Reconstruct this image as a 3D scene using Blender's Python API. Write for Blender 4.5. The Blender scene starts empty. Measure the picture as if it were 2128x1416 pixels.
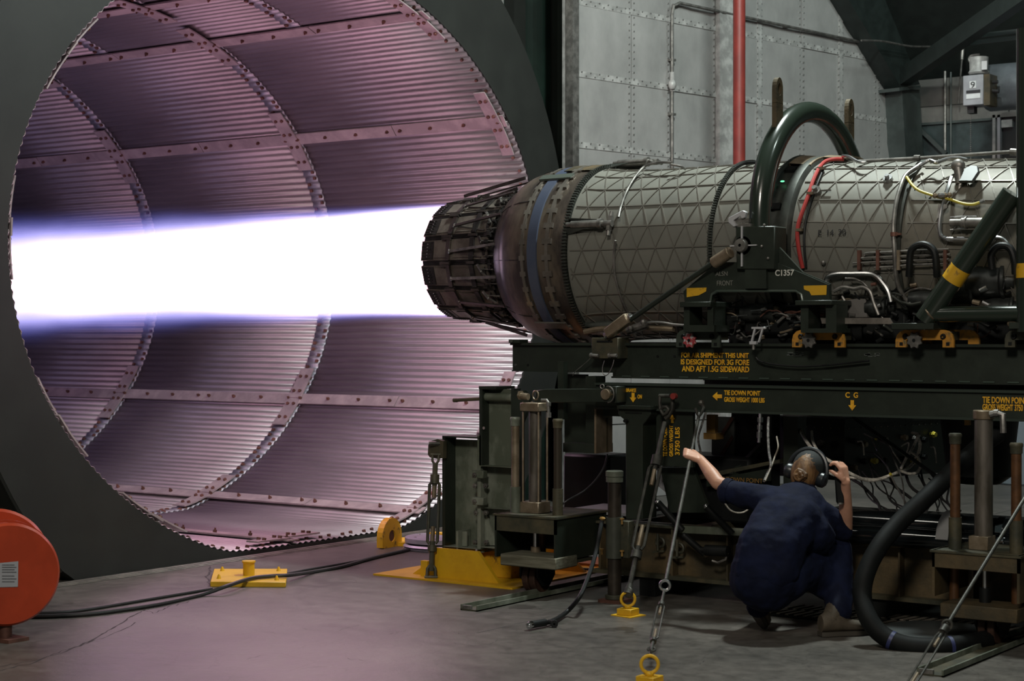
import bpy, bmesh, math, random
from math import pi, sin, cos, radians as R, sqrt, atan2, hypot
from mathutils import Vector as V, Matrix, Euler
random.seed(7)
sc = bpy.context.scene
col = sc.collection
# ------------------------------------------------------------------ camera
FPX, PSI, PIT, CH = 3650.0, .948, -.0033, 1.7
cam_d = bpy.data.cameras.new('camera'); cam = bpy.data.objects.new('camera', cam_d); col.objects.link(cam)
cam_d.sensor_width = 36; cam_d.lens = FPX / 2128 * 36; cam_d.clip_end = 200; cam_d.clip_start = .1
cam.location = (0, 0, CH); cam.rotation_euler = (pi/2 + PIT, 0, pi/2 - PSI)
cam_d.dof.use_dof = True; cam_d.dof.focus_distance = 12.3; cam_d.dof.aperture_fstop = 4.0
sc.camera = cam
# ------------------------------------------------------------------ world and lamps
w = bpy.data.worlds.new('world'); sc.world = w; w.use_nodes = True
w.node_tree.nodes['Background'].inputs[0].default_value = (.55, .72, .68, 1)
w.node_tree.nodes['Background'].inputs[1].default_value = .035
def area_lamp(name, loc, aim, power, size, color):
    d = bpy.data.lights.new(name, 'AREA'); d.energy = power; d.shape = 'RECTANGLE'; d.size = size[0]; d.size_y = size[1]; d.color = color
    o = bpy.data.objects.new(name, d); col.objects.link(o); o.location = loc
    o.rotation_euler = (V(aim) - V(loc)).to_track_quat('-Z', 'Y').to_euler()
    return o
area_lamp('hall_or_fill_lamp', (-5.0, 10.9, 7.3), (-7.3, 13.4, 0), 590, (.45, .45), (.90, 1, .96))
area_lamp('hall_or_fill_lamp', (-1.0, 10.2, 7.3), (-3.0, 10.8, 0), 45, (.6, .6), (.86, 1, .94))
area_lamp('hall_or_fill_lamp', (-7.6, 4.6, 7.0), (-7.2, 9.6, .4), 40, (.8, .8), (1, .95, .84))  # unseen fill light added on the camera side to brighten the tower
area_lamp('hall_or_fill_lamp', (-.5, -1.5, 7.4), (-5.2, 10.2, 1.5), 600, (1.6, 1.6), (1, .93, .82))
area_lamp('hall_or_fill_lamp', (-6.0, 17.0, 7.2), (-7.5, 19.8, 3), 70, (1.0, .5), (.85, 1, .97))
sc.view_settings.view_transform = 'Standard'; sc.view_settings.look = 'None'; sc.view_settings.gamma = 1
sc.view_settings.exposure = 0.0; sc.view_settings.use_curve_mapping = False
sc.render.film_transparent = False
sc.cycles.volume_bounces = 0; sc.cycles.max_bounces = 6; sc.cycles.sample_clamp_indirect = 4
# ------------------------------------------------------------------ measuring on real planes of the hall
_v = V((-cos(PSI)*cos(PIT), sin(PSI)*cos(PIT), sin(PIT))); _r = V((sin(PSI), cos(PSI), 0)); _u = _r.cross(_v)
def ray(px, py): return _v + (px-1064)/FPX*_r - (py-708)/FPX*_u
def PY(px, py, Y): d = ray(px, py); return V((0, 0, CH)) + d*(Y/d.y)
def PX(px, py, X): d = ray(px, py); return V((0, 0, CH)) + d*(X/d.x)
def PZ(px, py, Z=0): d = ray(px, py); return V((0, 0, CH)) + d*((Z-CH)/d.z)
def PD(px, py, D): return V((0, 0, CH)) + ray(px, py)*D
# ------------------------------------------------------------------ materials
MATS = {}
def mat(name, base, rough=.5, metal=0., noise=0., nscale=6., nstretch=(1, 1, 1), col2=None, bump=0., bscale=60., emis=None, spec=.5, mixlo=.42, mixhi=.62, coat=0):
    if name in MATS: return MATS[name]
    m = bpy.data.materials.new(name); m.use_nodes = True; N = m.node_tree.nodes; L = m.node_tree.links
    b = N['Principled BSDF']; b.inputs['Base Color'].default_value = (*base, 1); b.inputs['Roughness'].default_value = rough
    b.inputs['Metallic'].default_value = metal; b.inputs['Specular IOR Level'].default_value = spec
    b.inputs['Coat Weight'].default_value = coat
    if noise or col2 or bump:
        tc = N.new('ShaderNodeTexCoord'); mp = N.new('ShaderNodeMapping'); mp.inputs['Scale'].default_value = nstretch
        L.new(tc.outputs['Object'], mp.inputs['Vector'])
    if col2 or noise:
        t = N.new('ShaderNodeTexNoise'); t.inputs['Scale'].default_value = nscale; t.inputs['Detail'].default_value = 8; t.inputs['Roughness'].default_value = .62
        L.new(mp.outputs[0], t.inputs['Vector'])
        cr = N.new('ShaderNodeValToRGB'); cr.color_ramp.elements[0].position = mixlo; cr.color_ramp.elements[1].position = mixhi
        c2 = col2 or tuple(min(1, c*(1+noise)) for c in base); c1 = base if col2 else tuple(c*(1-noise) for c in base)
        cr.color_ramp.elements[0].color = (*c1, 1); cr.color_ramp.elements[1].color = (*c2, 1)
        L.new(t.outputs['Fac'], cr.inputs[0]); L.new(cr.outputs[0], b.inputs['Base Color'])
    if bump:
        t2 = N.new('ShaderNodeTexNoise'); t2.inputs['Scale'].default_value = bscale; t2.inputs['Detail'].default_value = 5
        L.new(mp.outputs[0], t2.inputs['Vector']); bp = N.new('ShaderNodeBump'); bp.inputs['Strength'].default_value = bump; bp.inputs['Distance'].default_value = .01
        L.new(t2.outputs['Fac'], bp.inputs['Height']); L.new(bp.outputs[0], b.inputs['Normal'])
    if emis: b.inputs['Emission Color'].default_value = (*emis[0], 1); b.inputs['Emission Strength'].default_value = emis[1]
    MATS[name] = m; return m
galv = mat('galvanised_steel', (.17, .145, .155), .42, .55, col2=(.36, .31, .325), nscale=1.1, nstretch=(.35, 1, 1), bump=.12, bscale=14, mixlo=.3, mixhi=.75)
galv_strap = mat('strap_steel', (.33, .27, .275), .5, .4, col2=(.45, .37, .37), nscale=5, bump=.1)
seam_blue = mat('seam_band_steel', (.20, .205, .235), .45, .5, col2=(.34, .32, .35), nscale=6, bump=.1)
rusty_bolt = mat('rusty_bolt', (.13, .058, .042), .6, .4, noise=.3)
plate_dark = mat('black_painted_plate', (.0135, .0150, .0128), .55, 0, noise=.15, nscale=3, bump=.04, bscale=30)
green_wall = mat('dark_green_steel', (.010, .020, .015), .42, 0, noise=.3, nscale=2)
sheet = mat('grey_sheet_metal', (.31, .305, .295), .45, .3, col2=(.45, .44, .425), nscale=2.6, nstretch=(1, 1, .7), bump=.10, bscale=9, mixlo=.3, mixhi=.7)
sheet_seam = mat('grey_seam_strip', (.38, .375, .36), .5, .15, noise=.25, nscale=8)
rivet_m = mat('rivet_grey', (.24, .24, .23), .4, .6)
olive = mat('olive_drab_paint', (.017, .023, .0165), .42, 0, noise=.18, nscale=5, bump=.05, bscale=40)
olive_lit = mat('olive_drab_paint_worn_lit', (.085, .098, .070), .5, .05, col2=(.33, .35, .29), nscale=3.2, nstretch=(1, 1, .55), bump=.1, bscale=30, mixlo=.46, mixhi=.78)  # worn paint, its colour also raised to stand in for missing fill light
olive_dirty = mat('olive_dirty', (.035, .036, .023), .55, .1, col2=(.085, .072, .04), nscale=5, bump=.15, bscale=30)
rust_olive = mat('rust_stained_olive', (.042, .034, .018), .6, .1, col2=(.095, .066, .030), nscale=4, bump=.15)
steel = mat('bright_steel', (.55, .55, .55), .28, 1., noise=.12, nscale=20)
steel_dull = mat('dull_steel', (.21, .20, .185), .46, .7, noise=.3, nscale=14)
tie_steel = mat('tie_down_steel', (.052, .050, .042), .5, .45, noise=.35, nscale=18)
handle_m = mat('bright_handle', (.55, .55, .57), .3, .3)
brown_steel = mat('bronzed_steel', (.19, .145, .095), .4, .5, col2=(.30, .24, .17), nscale=8)
chrome = mat('chrome_rod', (.7, .72, .75), .08, 1.)
yellow = mat('yellow_paint', (.62, .36, .012), .42, 0, col2=(.50, .27, .01), nscale=6, bump=.08, mixlo=.45, mixhi=.75)
yellow_worn = mat('yellow_chipped_paint', (.56, .31, .012), .5, 0, col2=(.10, .06, .025), nscale=16, bump=.1, mixlo=.56, mixhi=.66)
orange_worn = mat('orange_chipped_paint', (.42, .19, .02), .5, 0, col2=(.12, .09, .035), nscale=22, mixlo=.5, mixhi=.66)
red_paint = mat('red_paint', (.17, .022, .016), .5, 0, noise=.15, nscale=4)
orange_red = mat('orange_red_paint', (.40, .046, .014), .34, 0, noise=.12, nscale=3, coat=.2)
red_hose = mat('red_hose', (.36, .03, .026), .5)
rubber = mat('black_rubber', (.0075, .0085, .0085), .5, 0, noise=.2, spec=.25)
rubber_dull = mat('rubber_cable', (.016, .015, .015), .5)
casing = mat('engine_casing', (.132, .132, .115), .55, .22, col2=(.18, .176, .15), nscale=3.5, bump=.04, bscale=25, mixlo=.3, mixhi=.7)
casing_fwd = mat('engine_casing_forward', (.105, .098, .078), .55, .22, col2=(.145, .133, .106), nscale=5, bump=.05)
rib_m = mat('casing_rib', (.15, .14, .12), .45, .35)
rib_dark = mat('flange_dark', (.055, .06, .052), .45, .5, noise=.25, nscale=9)
flap = mat('nozzle_flap', (.095, .078, .066), .48, .5, col2=(.19, .165, .14), nscale=7, bump=.1, bscale=40)
flap_dark = mat('nozzle_dark', (.040, .036, .035), .45, .6, noise=.3, nscale=15)
link_m = mat('nozzle_link', (.10, .085, .08), .36, .8, noise=.2, nscale=9)
shroud = mat('shroud_heat_stained', (.050, .040, .037), .38, .55, col2=(.16, .13, .10), nscale=4, nstretch=(1.3, .5, .5), bump=.06, bscale=30)
blueband = mat('blue_band', (.050, .064, .105), .5, .2, col2=(.066, .078, .115), nscale=4)
keyplate = mat('keyed_plate', (.13, .115, .10), .36, .55, col2=(.20, .18, .155), nscale=5)
fabric = mat('navy_cotton', (.0040, .0066, .0235), .85, 0, noise=.25, nscale=9, bump=.3, bscale=26, spec=.2)
skin_m = mat('skin', (.52, .27, .18), .5, 0, noise=.08, nscale=10)
hair_m = mat('blond_hair', (.20, .105, .04), .55, 0, col2=(.07, .034, .014), nscale=24, nstretch=(1, 1, .3), bump=.5, bscale=60)
boot_m = mat('suede_boot', (.085, .066, .045), .7, 0, noise=.25, nscale=10, bump=.15)
sole_m = mat('boot_sole', (.05, .042, .032), .7)
white_cable = mat('white_braided_cable', (.72, .68, .60), .5, .1, noise=.3, nscale=50)
yellow_cable = mat('yellow_cable', (.50, .42, .05), .5)
cabinet_m = mat('cabinet_grey', (.022, .026, .022), .45, .2, noise=.2)
lightgrey = mat('light_grey_paint', (.34, .34, .36), .4, .2, noise=.1)
bluegrey = mat('blue_grey_paint', (.33, .32, .38), .4, .3, noise=.15, nscale=6)
letter_y = mat('stencil_yellow', (.85, .46, .02), .5, 0, col2=(.62, .28, .02), nscale=18)
letter_w = mat('stencil_white', (.55, .55, .50), .5, 0, noise=.2, nscale=30)
letter_k = mat('stencil_black', (.02, .02, .022), .5)
white_paper = mat('white_label', (.62, .62, .62), .5, 0, noise=.05)
wood = mat('weathered_timber', (.075, .07, .045), .7, 0, col2=(.17, .165, .12), nscale=7, nstretch=(.3, 1, 3), bump=.3, bscale=20)
brass_m = mat('brass_yellow', (.35, .20, .06), .4, .5)
light_ind = mat('green_indicator', (.05, .5, .2), .4, emis=((.2, 1, .5), 1.2))
# ------------------------------------------------------------------ mesh builder
class MB:
    def __init__(s): s.v = []; s.f = []
    def add(s, vs, fs):
        n = len(s.v); s.v += [tuple(q) for q in vs]; s.f += [tuple(n+i for i in f) for f in fs]; return s
    def box(s, a, b):
        (x0, y0, z0), (x1, y1, z1) = a, b
        return s.add([(x0,y0,z0),(x1,y0,z0),(x1,y1,z0),(x0,y1,z0),(x0,y0,z1),(x1,y0,z1),(x1,y1,z1),(x0,y1,z1)],
                     [(0,3,2,1),(4,5,6,7),(0,1,5,4),(1,2,6,5),(2,3,7,6),(3,0,4,7)])
    def obox(s, c, ax, ay, az):           # centre and three half-axis vectors
        c, ax, ay, az = V(c), V(ax), V(ay), V(az)
        vs = [c+i*ax+j*ay+k*az for k in (-1, 1) for j in (-1, 1) for i in (-1, 1)]
        return s.add(vs, [(0,2,3,1),(4,5,7,6),(0,1,5,4),(1,3,7,5),(3,2,6,7),(2,0,4,6)])
    def bar(s, p, q, w, h, up=(0, 0, 1)): # rectangular bar from p to q
        p, q = V(p), V(q); d = (q-p); L = d.length; d.normalize(); u = V(up)
        if abs(d.dot(u)) > .98: u = V((0, 1, 0))
        a = d.cross(u).normalized(); b = a.cross(d)
        return s.obox((p+q)/2, d*L/2, a*w/2, b*h/2)
    def cyl(s, p, q, r, n=14, r2=None, cap=True):
        p, q = V(p), V(q); d = (q-p).normalized(); u = V((0, 0, 1)) if abs(d.z) < .9 else V((1, 0, 0))
        a = d.cross(u).normalized(); b = d.cross(a); r2 = r if r2 is None else r2
        vs = [p+a*cos(2*pi*i/n)*r+b*sin(2*pi*i/n)*r for i in range(n)]+[q+a*cos(2*pi*i/n)*r2+b*sin(2*pi*i/n)*r2 for i in range(n)]
        fs = [(i, (i+1) % n, n+(i+1) % n, n+i) for i in range(n)]
        if cap: fs += [tuple(range(n-1, -1, -1)), tuple(range(n, 2*n))]
        return s.add(vs, fs)
    def ring(s, c, axis, r, t, n=28, m=8, a0=0, a1=2*pi):   # torus or arc
        c = V(c); d = V(axis).normalized(); u = V((0, 0, 1)) if abs(d.z) < .9 else V((1, 0, 0))
        a = d.cross(u).normalized(); b = d.cross(a)
        pts = [c+a*cos(a0+(a1-a0)*i/n)*r+b*sin(a0+(a1-a0)*i/n)*r for i in range(n+1)]
        if abs(a1-a0-2*pi) < 1e-6: return s.tube(pts[:-1], t, m, closed=True)
        return s.tube(pts, t, m)
    def tube(s, pts, r, n=8, closed=False):
        pts = [V(p) for p in pts]; N = len(pts); rr = r if isinstance(r, (list, tuple)) else [r]*N
        t0 = (pts[1]-pts[0]).normalized(); u = V((0, 0, 1)) if abs(t0.z) < .9 else V((1, 0, 0)); a = t0.cross(u).normalized()
        base = len(s.v); vs = []
        for i in range(N):
            if closed: t = pts[(i+1) % N]-pts[i-1]
            else: t = pts[min(i+1, N-1)]-pts[max(i-1, 0)]
            t.normalize(); a = (a-t*a.dot(t)).normalized(); b = t.cross(a)
            vs += [pts[i]+(a*cos(2*pi*k/n)+b*sin(2*pi*k/n))*rr[i] for k in range(n)]
        fs = []
        for i in range(N if closed else N-1):
            j = (i+1) % N
            off = 0
            if closed and j == 0:
                off = min(range(n), key=lambda o: (vs[i*n]-vs[o]).length)
            fs += [(i*n+k, i*n+(k+1) % n, j*n+(k+1+off) % n, j*n+(k+off) % n) for k in range(n)]
        if not closed: fs += [tuple(range(n-1, -1, -1)), tuple((N-1)*n+k for k in range(n))]
        return s.add(vs, fs)
    def prism(s, poly, ext):             # planar polygon extruded by vector ext
        n = len(poly); e = V(ext); vs = [V(p) for p in poly]; vs += [p+e for p in vs]
        return s.add(vs, [tuple(range(n-1, -1, -1)), tuple(range(n, 2*n))]+[(i, (i+1) % n, n+(i+1) % n, n+i) for i in range(n)])
    def lathe(s, prof, p, axis, n=24, a0=0, a1=2*pi):   # prof: (along, radius)
        p = V(p); d = V(axis).normalized(); u = V((0, 0, 1)) if abs(d.z) < .9 else V((1, 0, 0))
        a = d.cross(u).normalized(); b = d.cross(a); full = abs(a1-a0-2*pi) < 1e-6; m = n if full else n+1
        vs = [p+d*h+(a*cos(a0+(a1-a0)*i/n)+b*sin(a0+(a1-a0)*i/n))*r for h, r in prof for i in range(m)]
        fs = []
        for j in range(len(prof)-1):
            for i in range(n if full else n):
                k = (i+1) % m if full else i+1
                fs.append((j*m+i, j*m+k, (j+1)*m+k, (j+1)*m+i))
        return s.add(vs, fs)
    def ball(s, c, r, n=12, sq=(1, 1, 1)):
        c = V(c); vs = []; fs = []; m = n//2
        for j in range(m+1):
            for i in range(n):
                th = pi*j/m; ph = 2*pi*i/n
                vs.append(c+V((sin(th)*cos(ph)*r*sq[0], sin(th)*sin(ph)*r*sq[1], cos(th)*r*sq[2])))
        for j in range(m):
            for i in range(n): fs.append((j*n+i, (j+1)*n+i, (j+1)*n+(i+1) % n, j*n+(i+1) % n))
        return s.add(vs, fs)
    def obj(s, name, m, parent=None, smooth=True, bev=0, kind=None, ang=35):
        me = bpy.data.meshes.new(name)
        off = parent_world(parent)
        me.from_pydata([V(q)-off for q in s.v], [], s.f); me.validate()
        bm = bmesh.new(); bm.from_mesh(me); bmesh.ops.recalc_face_normals(bm, faces=bm.faces); bm.to_mesh(me); bm.free()
        me.materials.append(m)
        if smooth: me.shade_smooth(); me.set_sharp_from_angle(angle=R(ang))
        o = bpy.data.objects.new(name, me); col.objects.link(o)
        if parent is not None: o.parent = parent
        if bev:
            b = o.modifiers.new('bevel', 'BEVEL'); b.width = bev; b.segments = 1; b.limit_method = 'ANGLE'
        if kind: o['kind'] = kind
        return o
def parent_world(p):
    off = V((0, 0, 0))
    while p is not None: off = off+V(p.location); p = p.parent
    return off
def thing(name, label, cat, loc=(0, 0, 0), group=None):
    o = bpy.data.objects.new(name, None); o.empty_display_size = .1; col.objects.link(o); o.location = loc
    o['label'] = label; o['category'] = cat
    if group: o['group'] = group
    return o
def tag(o, label, cat, group=None):
    o['label'] = label; o['category'] = cat
    if group: o['group'] = group
    return o
def struct(o): o['kind'] = 'structure'; return o
def smoothpath(pts, k=6):
    pts = [V(p) for p in pts]; out = []
    P = [2*pts[0]-pts[1]]+pts+[2*pts[-1]-pts[-2]]
    for i in range(1, len(P)-2):
        p0, p1, p2, p3 = P[i-1], P[i], P[i+1], P[i+2]
        for j in range(k):
            t = j/k
            out.append(.5*((2*p1)+(-p0+p2)*t+(2*p0-5*p1+4*p2-p3)*t*t+(-p0+3*p1-3*p2+p3)*t**3))
    out.append(pts[-1]); return out
def text(body, p0, p1, parent, m, name='lettering', h=None, rot=(pi/2, 0, 0), width_dir=None, bold=.006):
    """stencilled line of text whose left-bottom corner sits at p0; its width is |p1-p0|, height h"""
    cu = bpy.data.curves.new(name, 'FONT'); cu.body = body; cu.size = 1; cu.offset = bold; cu.extrude = .0015
    tmp = bpy.data.objects.new('tmp', cu); col.objects.link(tmp)
    dg = bpy.context.evaluated_depsgraph_get(); me = bpy.data.meshes.new_from_object(tmp.evaluated_get(dg))
    bpy.data.objects.remove(tmp); bpy.data.curves.remove(cu)
    xs = [q.co.x for q in me.vertices]; ys = [q.co.y for q in me.vertices]
    W, H = max(xs)-min(xs), max(ys)-min(ys); x0, y0 = min(xs), min(ys)
    width = (V(p1)-V(p0)).length; h = h or H*width/W
    for q in me.vertices: q.co = V(((q.co.x-x0)*width/W, (q.co.y-y0)*h/H, q.co.z))
    me.name = name; me.materials.clear(); me.materials.append(m)
    o = bpy.data.objects.new(name, me); col.objects.link(o); o.rotation_euler = rot
    o.location = V(p0)-parent_world(parent); o.parent = parent
    return o
# ================================================================== SETTING
# ---- floor
fm = bpy.data.materials.new('concrete_floor'); fm.use_nodes = True
N = fm.node_tree.nodes; L = fm.node_tree.links; b = N['Principled BSDF']
tc = N.new('ShaderNodeTexCoord')
n1 = N.new('ShaderNodeTexNoise'); n1.inputs['Scale'].default_value = .9; n1.inputs['Detail'].default_value = 9; n1.inputs['Roughness'].default_value = .6
n2 = N.new('ShaderNodeTexNoise'); n2.inputs['Scale'].default_value = 9; n2.inputs['Detail'].default_value = 8; n2.inputs['Roughness'].default_value = .7
L.new(tc.outputs['Object'], n1.inputs['Vector']); L.new(tc.outputs['Object'], n2.inputs['Vector'])
r1 = N.new('ShaderNodeValToRGB'); r1.color_ramp.elements[0].position = .35; r1.color_ramp.elements[0].color = (.068, .062, .054, 1)
r1.color_ramp.elements[1].position = .68; r1.color_ramp.elements[1].color = (.142, .126, .110, 1); L.new(n1.outputs['Fac'], r1.inputs[0])
r2 = N.new('ShaderNodeValToRGB'); r2.color_ramp.elements[0].position = .3; r2.color_ramp.elements[0].color = (.42, .42, .42, 1)
r2.color_ramp.elements[1].position = .6; r2.color_ramp.elements[1].color = (1, 1, 1, 1); L.new(n2.outputs['Fac'], r2.inputs[0])
mx = N.new('ShaderNodeMix'); mx.data_type = 'RGBA'; mx.blend_type = 'MULTIPLY'; mx.inputs[0].default_value = .8
L.new(r1.outputs[0], mx.inputs[6]); L.new(r2.outputs[0], mx.inputs[7])
# fine crazing cracks
vo = N.new('ShaderNodeTexVoronoi'); vo.feature = 'DISTANCE_TO_EDGE'; vo.inputs['Scale'].default_value = 2.6
nw = N.new('ShaderNodeTexNoise'); nw.inputs['Scale'].default_value = 3.5; nw.inputs['Detail'].default_value = 6
L.new(tc.outputs['Object'], nw.inputs['Vector'])
mv = N.new('ShaderNodeMix'); mv.data_type = 'VECTOR'; mv.inputs[0].default_value = .22
L.new(tc.outputs['Object'], mv.inputs[4]); L.new(nw.outputs['Color'], mv.inputs[5]); L.new(mv.outputs[1], vo.inputs['Vector'])
r3 = N.new('ShaderNodeValToRGB'); r3.color_ramp.elements[0].position = 0; r3.color_ramp.elements[0].color = (.55, .55, .55, 1)
r3.color_ramp.elements[1].position = .010; r3.color_ramp.elements[1].color = (1, 1, 1, 1); L.new(vo.outputs['Distance'], r3.inputs[0])
mx2 = N.new('ShaderNodeMix'); mx2.data_type = 'RGBA'; mx2.blend_type = 'MULTIPLY'; mx2.inputs[0].default_value = .7
L.new(mx.outputs[2], mx2.inputs[6]); L.new(r3.outputs[0], mx2.inputs[7])
# dark oil stains with their own shape
n3 = N.new('ShaderNodeTexNoise'); n3.inputs['Scale'].default_value = 2.3; n3.inputs['Detail'].default_value = 3; L.new(tc.outputs['Object'], n3.inputs['Vector'])
r4 = N.new('ShaderNodeValToRGB'); r4.color_ramp.elements[0].position = .66; r4.color_ramp.elements[0].color = (1, 1, 1, 1)
r4.color_ramp.elements[1].position = .74; r4.color_ramp.elements[1].color = (.6, .58, .55, 1); L.new(n3.outputs['Fac'], r4.inputs[0])
mx3 = N.new('ShaderNodeMix'); mx3.data_type = 'RGBA'; mx3.blend_type = 'MULTIPLY'; mx3.inputs[0].default_value = 1
L.new(mx2.outputs[2], mx3.inputs[6]); L.new(r4.outputs[0], mx3.inputs[7]); L.new(mx3.outputs[2], b.inputs['Base Color'])
rr_ = N.new('ShaderNodeMapRange'); rr_.inputs[3].default_value = .30; rr_.inputs[4].default_value = .52; L.new(n2.outputs['Fac'], rr_.inputs[0]); L.new(rr_.outputs[0], b.inputs['Roughness'])
bp = N.new('ShaderNodeBump'); bp.inputs['Strength'].default_value = .3; bp.inputs['Distance'].default_value = .01; L.new(n2.outputs['Fac'], bp.inputs['Height']); L.new(bp.outputs[0], b.inputs['Normal'])
m = MB(); m.box((-24, -3, -.1), (6, 21, 0)); struct(m.obj('floor', fm, smooth=False))

# ---- steel hall: bulkhead behind the tube, leaf wall of riveted sheets, corner column, side wall, roof
m = MB(); m.box((-10.6, -2, 0), (-10.4, 6.6, 8)); m.box((-10.6, 14.3, 0), (-10.4, 21, 8)); m.box((-10.6, 6.6, 5.4), (-10.4, 14.3, 8))
bw = struct(m.obj('wall_back', green_wall))
for i, (y0, y1) in enumerate(((14.35, 14.55), (14.85, 15.0), (15.3, 15.6), (6.2, 6.5))):
    m = MB(); m.box((-10.4, y0, 0), (-10.28, y1, 8)); m.obj('stanchion', plate_dark if i == 0 else green_wall, bw)
m = MB(); m.box((-10.4, 13.6, 4.2), (-10.3, 14.2, 8)); m.obj('sheet_panel', sheet, bw)

S0 = V((-9.8, 14.2, 0)); SD = V((.170, .985, 0)).normalized(); SN = V((.985, -.170, 0)).normalized()
def W(s, z, o=0.): return S0+SD*s+SN*o+V((0, 0, z))
rw = bpy.data.objects.new('wall_right', None); col.objects.link(rw); struct(rw); rw.location = S0
m = MB(); m.obox(W(3.25, 3.2, -.08), SD*2.9, SN*.02, V((0, 0, 3.2))); m.obj('backing_frame', sheet_seam, rw)
cols_s = [.42, 1.27, 1.89, 2.66, 3.42, 4.21, 4.98, 5.74, 6.35]
rows_z = [0.0, .78, 1.48, 2.18, 2.89, 3.59, 4.30, 5.02, 5.72, 6.4]
riv = MB()
for i in range(len(cols_s)-1):
    for j in range(len(rows_z)-1):
        s0, s1, z0, z1 = cols_s[i]+.008, cols_s[i+1]-.008, rows_z[j]+.006, rows_z[j+1]-.006
        o = random.uniform(-.006, .006)
        # slightly dished sheet
        n = 4; mm = MB(); vs = []; fs = []
        for a in range(n+1):
            for c in range(n+1):
                u_, v_ = a/n, c/n; bul = .012*sin(pi*u_)*sin(pi*v_)*random.choice((1, 1, -.6))
                vs.append(W(s0+(s1-s0)*u_, z0+(z1-z0)*v_, o+bul))
        for a in range(n):
            for c in range(n): fs.append((a*(n+1)+c, (a+1)*(n+1)+c, (a+1)*(n+1)+c+1, a*(n+1)+c+1))
        nn = len(vs); bnd = [a*(n+1) for a in range(n+1)]+[n*(n+1)+c for c in range(1, n+1)]+[a*(n+1)+n for a in range(n-1, -1, -1)]+[c for c in range(n-1, 0, -1)]
        vs += [vs[k]-SN*.03 for k in bnd]
        fs += [(bnd[k], bnd[(k+1) % len(bnd)], nn+(k+1) % len(bnd), nn+k) for k in range(len(bnd))]
        mm.add(vs, fs); mm.obj('sheet_panel', sheet, rw, ang=60)
        if z1 > 1.6:
            for k in range(10):
                zz = z0+(z1-z0)*(k+.5)/10
                for ss in (s0+.03, s1-.03): riv.obox(W(ss, zz, .008), SD*.006, SN*.006, V((0, 0, .006)))
for z in rows_z[2:]:
    for k in range(90):
        riv.obox(W(.45+5.9*k/90, z+.035*(k % 2), .012), SD*.007, SN*.006, V((0, 0, .005)))
    mm = MB(); mm.obox(W(3.4, z+.012, .004), SD*2.97, SN*.005, V((0, 0, .03))); mm.obj('lap_seam', sheet_seam, rw)
for s in (3.42, 4.98):
    mm = MB(); mm.obox(W(s, 3.2, .006), SD*.035, SN*.006, V((0, 0, 3.2))); mm.obj('lap_seam', sheet_seam, rw)
riv.obj('rivet_rows', rivet_m, rw, smooth=False, kind='stuff')
m = MB(); m.obox(W(.39, 3.2, .0), SD*.045, SN*.05, V((0, 0, 3.2))); m.obj('edge_post', steel_dull, rw)
m = MB(); m.obox(W(2.78, 3.2, .03), SD*.13, SN*.03, V((0, 0, 3.2))); m.obj('door_stile', sheet_seam, rw)
m = MB(); m.obox(W(3.05, 3.2, .02), SD*.05, SN*.02, V((0, 0, 3.2))); m.obj('door_stile', sheet_seam, rw)
# corner column and knee of the rigid frame (on the leaf wall's plane)
colm = mat('frame_grey', (.05, .062, .058), .45, .1, noise=.2, nscale=4); roofm = mat('roof_dark', (.010, .014, .012), .6, 0, noise=.2)
beamm = mat('rafter_green', (.016, .022, .020), .45, 0, noise=.2)
def WP(px, py, o=0.):           # where the sight line meets the leaf wall's plane, o metres in front
    d = ray(px, py); c = V((0, 0, CH)); t = ((W(0, 0, o)-c).dot(SN))/d.dot(SN); return c+d*t
fr = bpy.data.objects.new('trim_1', None); col.objects.link(fr); struct(fr); fr.location = W(6.5, 0)
m = MB(); m.prism([WP(1874, 186, .25), WP(1911, 186, .25), W(6.80, 0, .25), W(6.42, 0, .25)], -SN*.35); m.obj('column', colm, fr)
m = MB(); m.prism([WP(1872, 181, .25), WP(1912, 176, .25), WP(1762, -190, .25), WP(1650, -190, .25)], -SN*.35); m.obj('rafter', beamm, fr)
m = MB(); m.prism([WP(1869, 189, .30), WP(1913, 184, .30), WP(1913, 177, .30), WP(1869, 182, .30)], -SN*.45); m.obj('splice_plate', colm, fr)
# side wall in the XZ plane
YS = 20.6
sw = bpy.data.objects.new('wall_side', None); col.objects.link(sw); struct(sw); sw.location = (-4, YS, 0)
x_l = -8.75
sidem = mat('side_sheet', (.12, .115, .105), .5, .2, col2=(.17, .16, .145), nscale=3)
dkside = mat('side_lower', (.035, .05, .05), .45, .2, noise=.25)
zt = PY(1920, 110, YS).z; zm = PY(1920, 222, YS).z; zm2 = PY(1920, 259, YS).z
for i in range(6):
    xa = x_l+i*1.3
    m = MB(); m.box((xa+.008, YS, zm), (xa+1.292, YS+.05, 4.85)); m.obj('wall_sheet', sidem, sw)
    m = MB(); m.box((xa+.008, YS-.01, zm2), (xa+1.292, YS+.05, zm-.01)); m.obj('wall_sheet', sidem, sw)
    m = MB(); m.box((xa+.008, YS-.02, 0), (xa+1.292, YS+.05, zm2-.012)); m.obj('wall_sheet', dkside, sw)
m = MB(); m.box((x_l, YS-.06, zm2-.015), (0, YS-.02, zm2+.015)); m.obj('girt', colm, sw)
m = MB(); m.bar(PY(1912, 268, YS-.1), PY(1966, 320, YS-.1), .05, .05); m.obj('brace', colm, sw)
m = MB(); m.bar(PY(1880, 160, 20.0), PY(2366, -178, 16.6), .14, .20); m.obj('brace', beamm, sw)
m = MB(); m.bar(PY(1960, 84, 19.2), PY(2240, 50, 19.2), .04, .05); m.bar(PY(1960, 96, 19.2), PY(2240, 65, 19.2), .04, .05); m.obj('purlin', beamm, sw)
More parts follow.
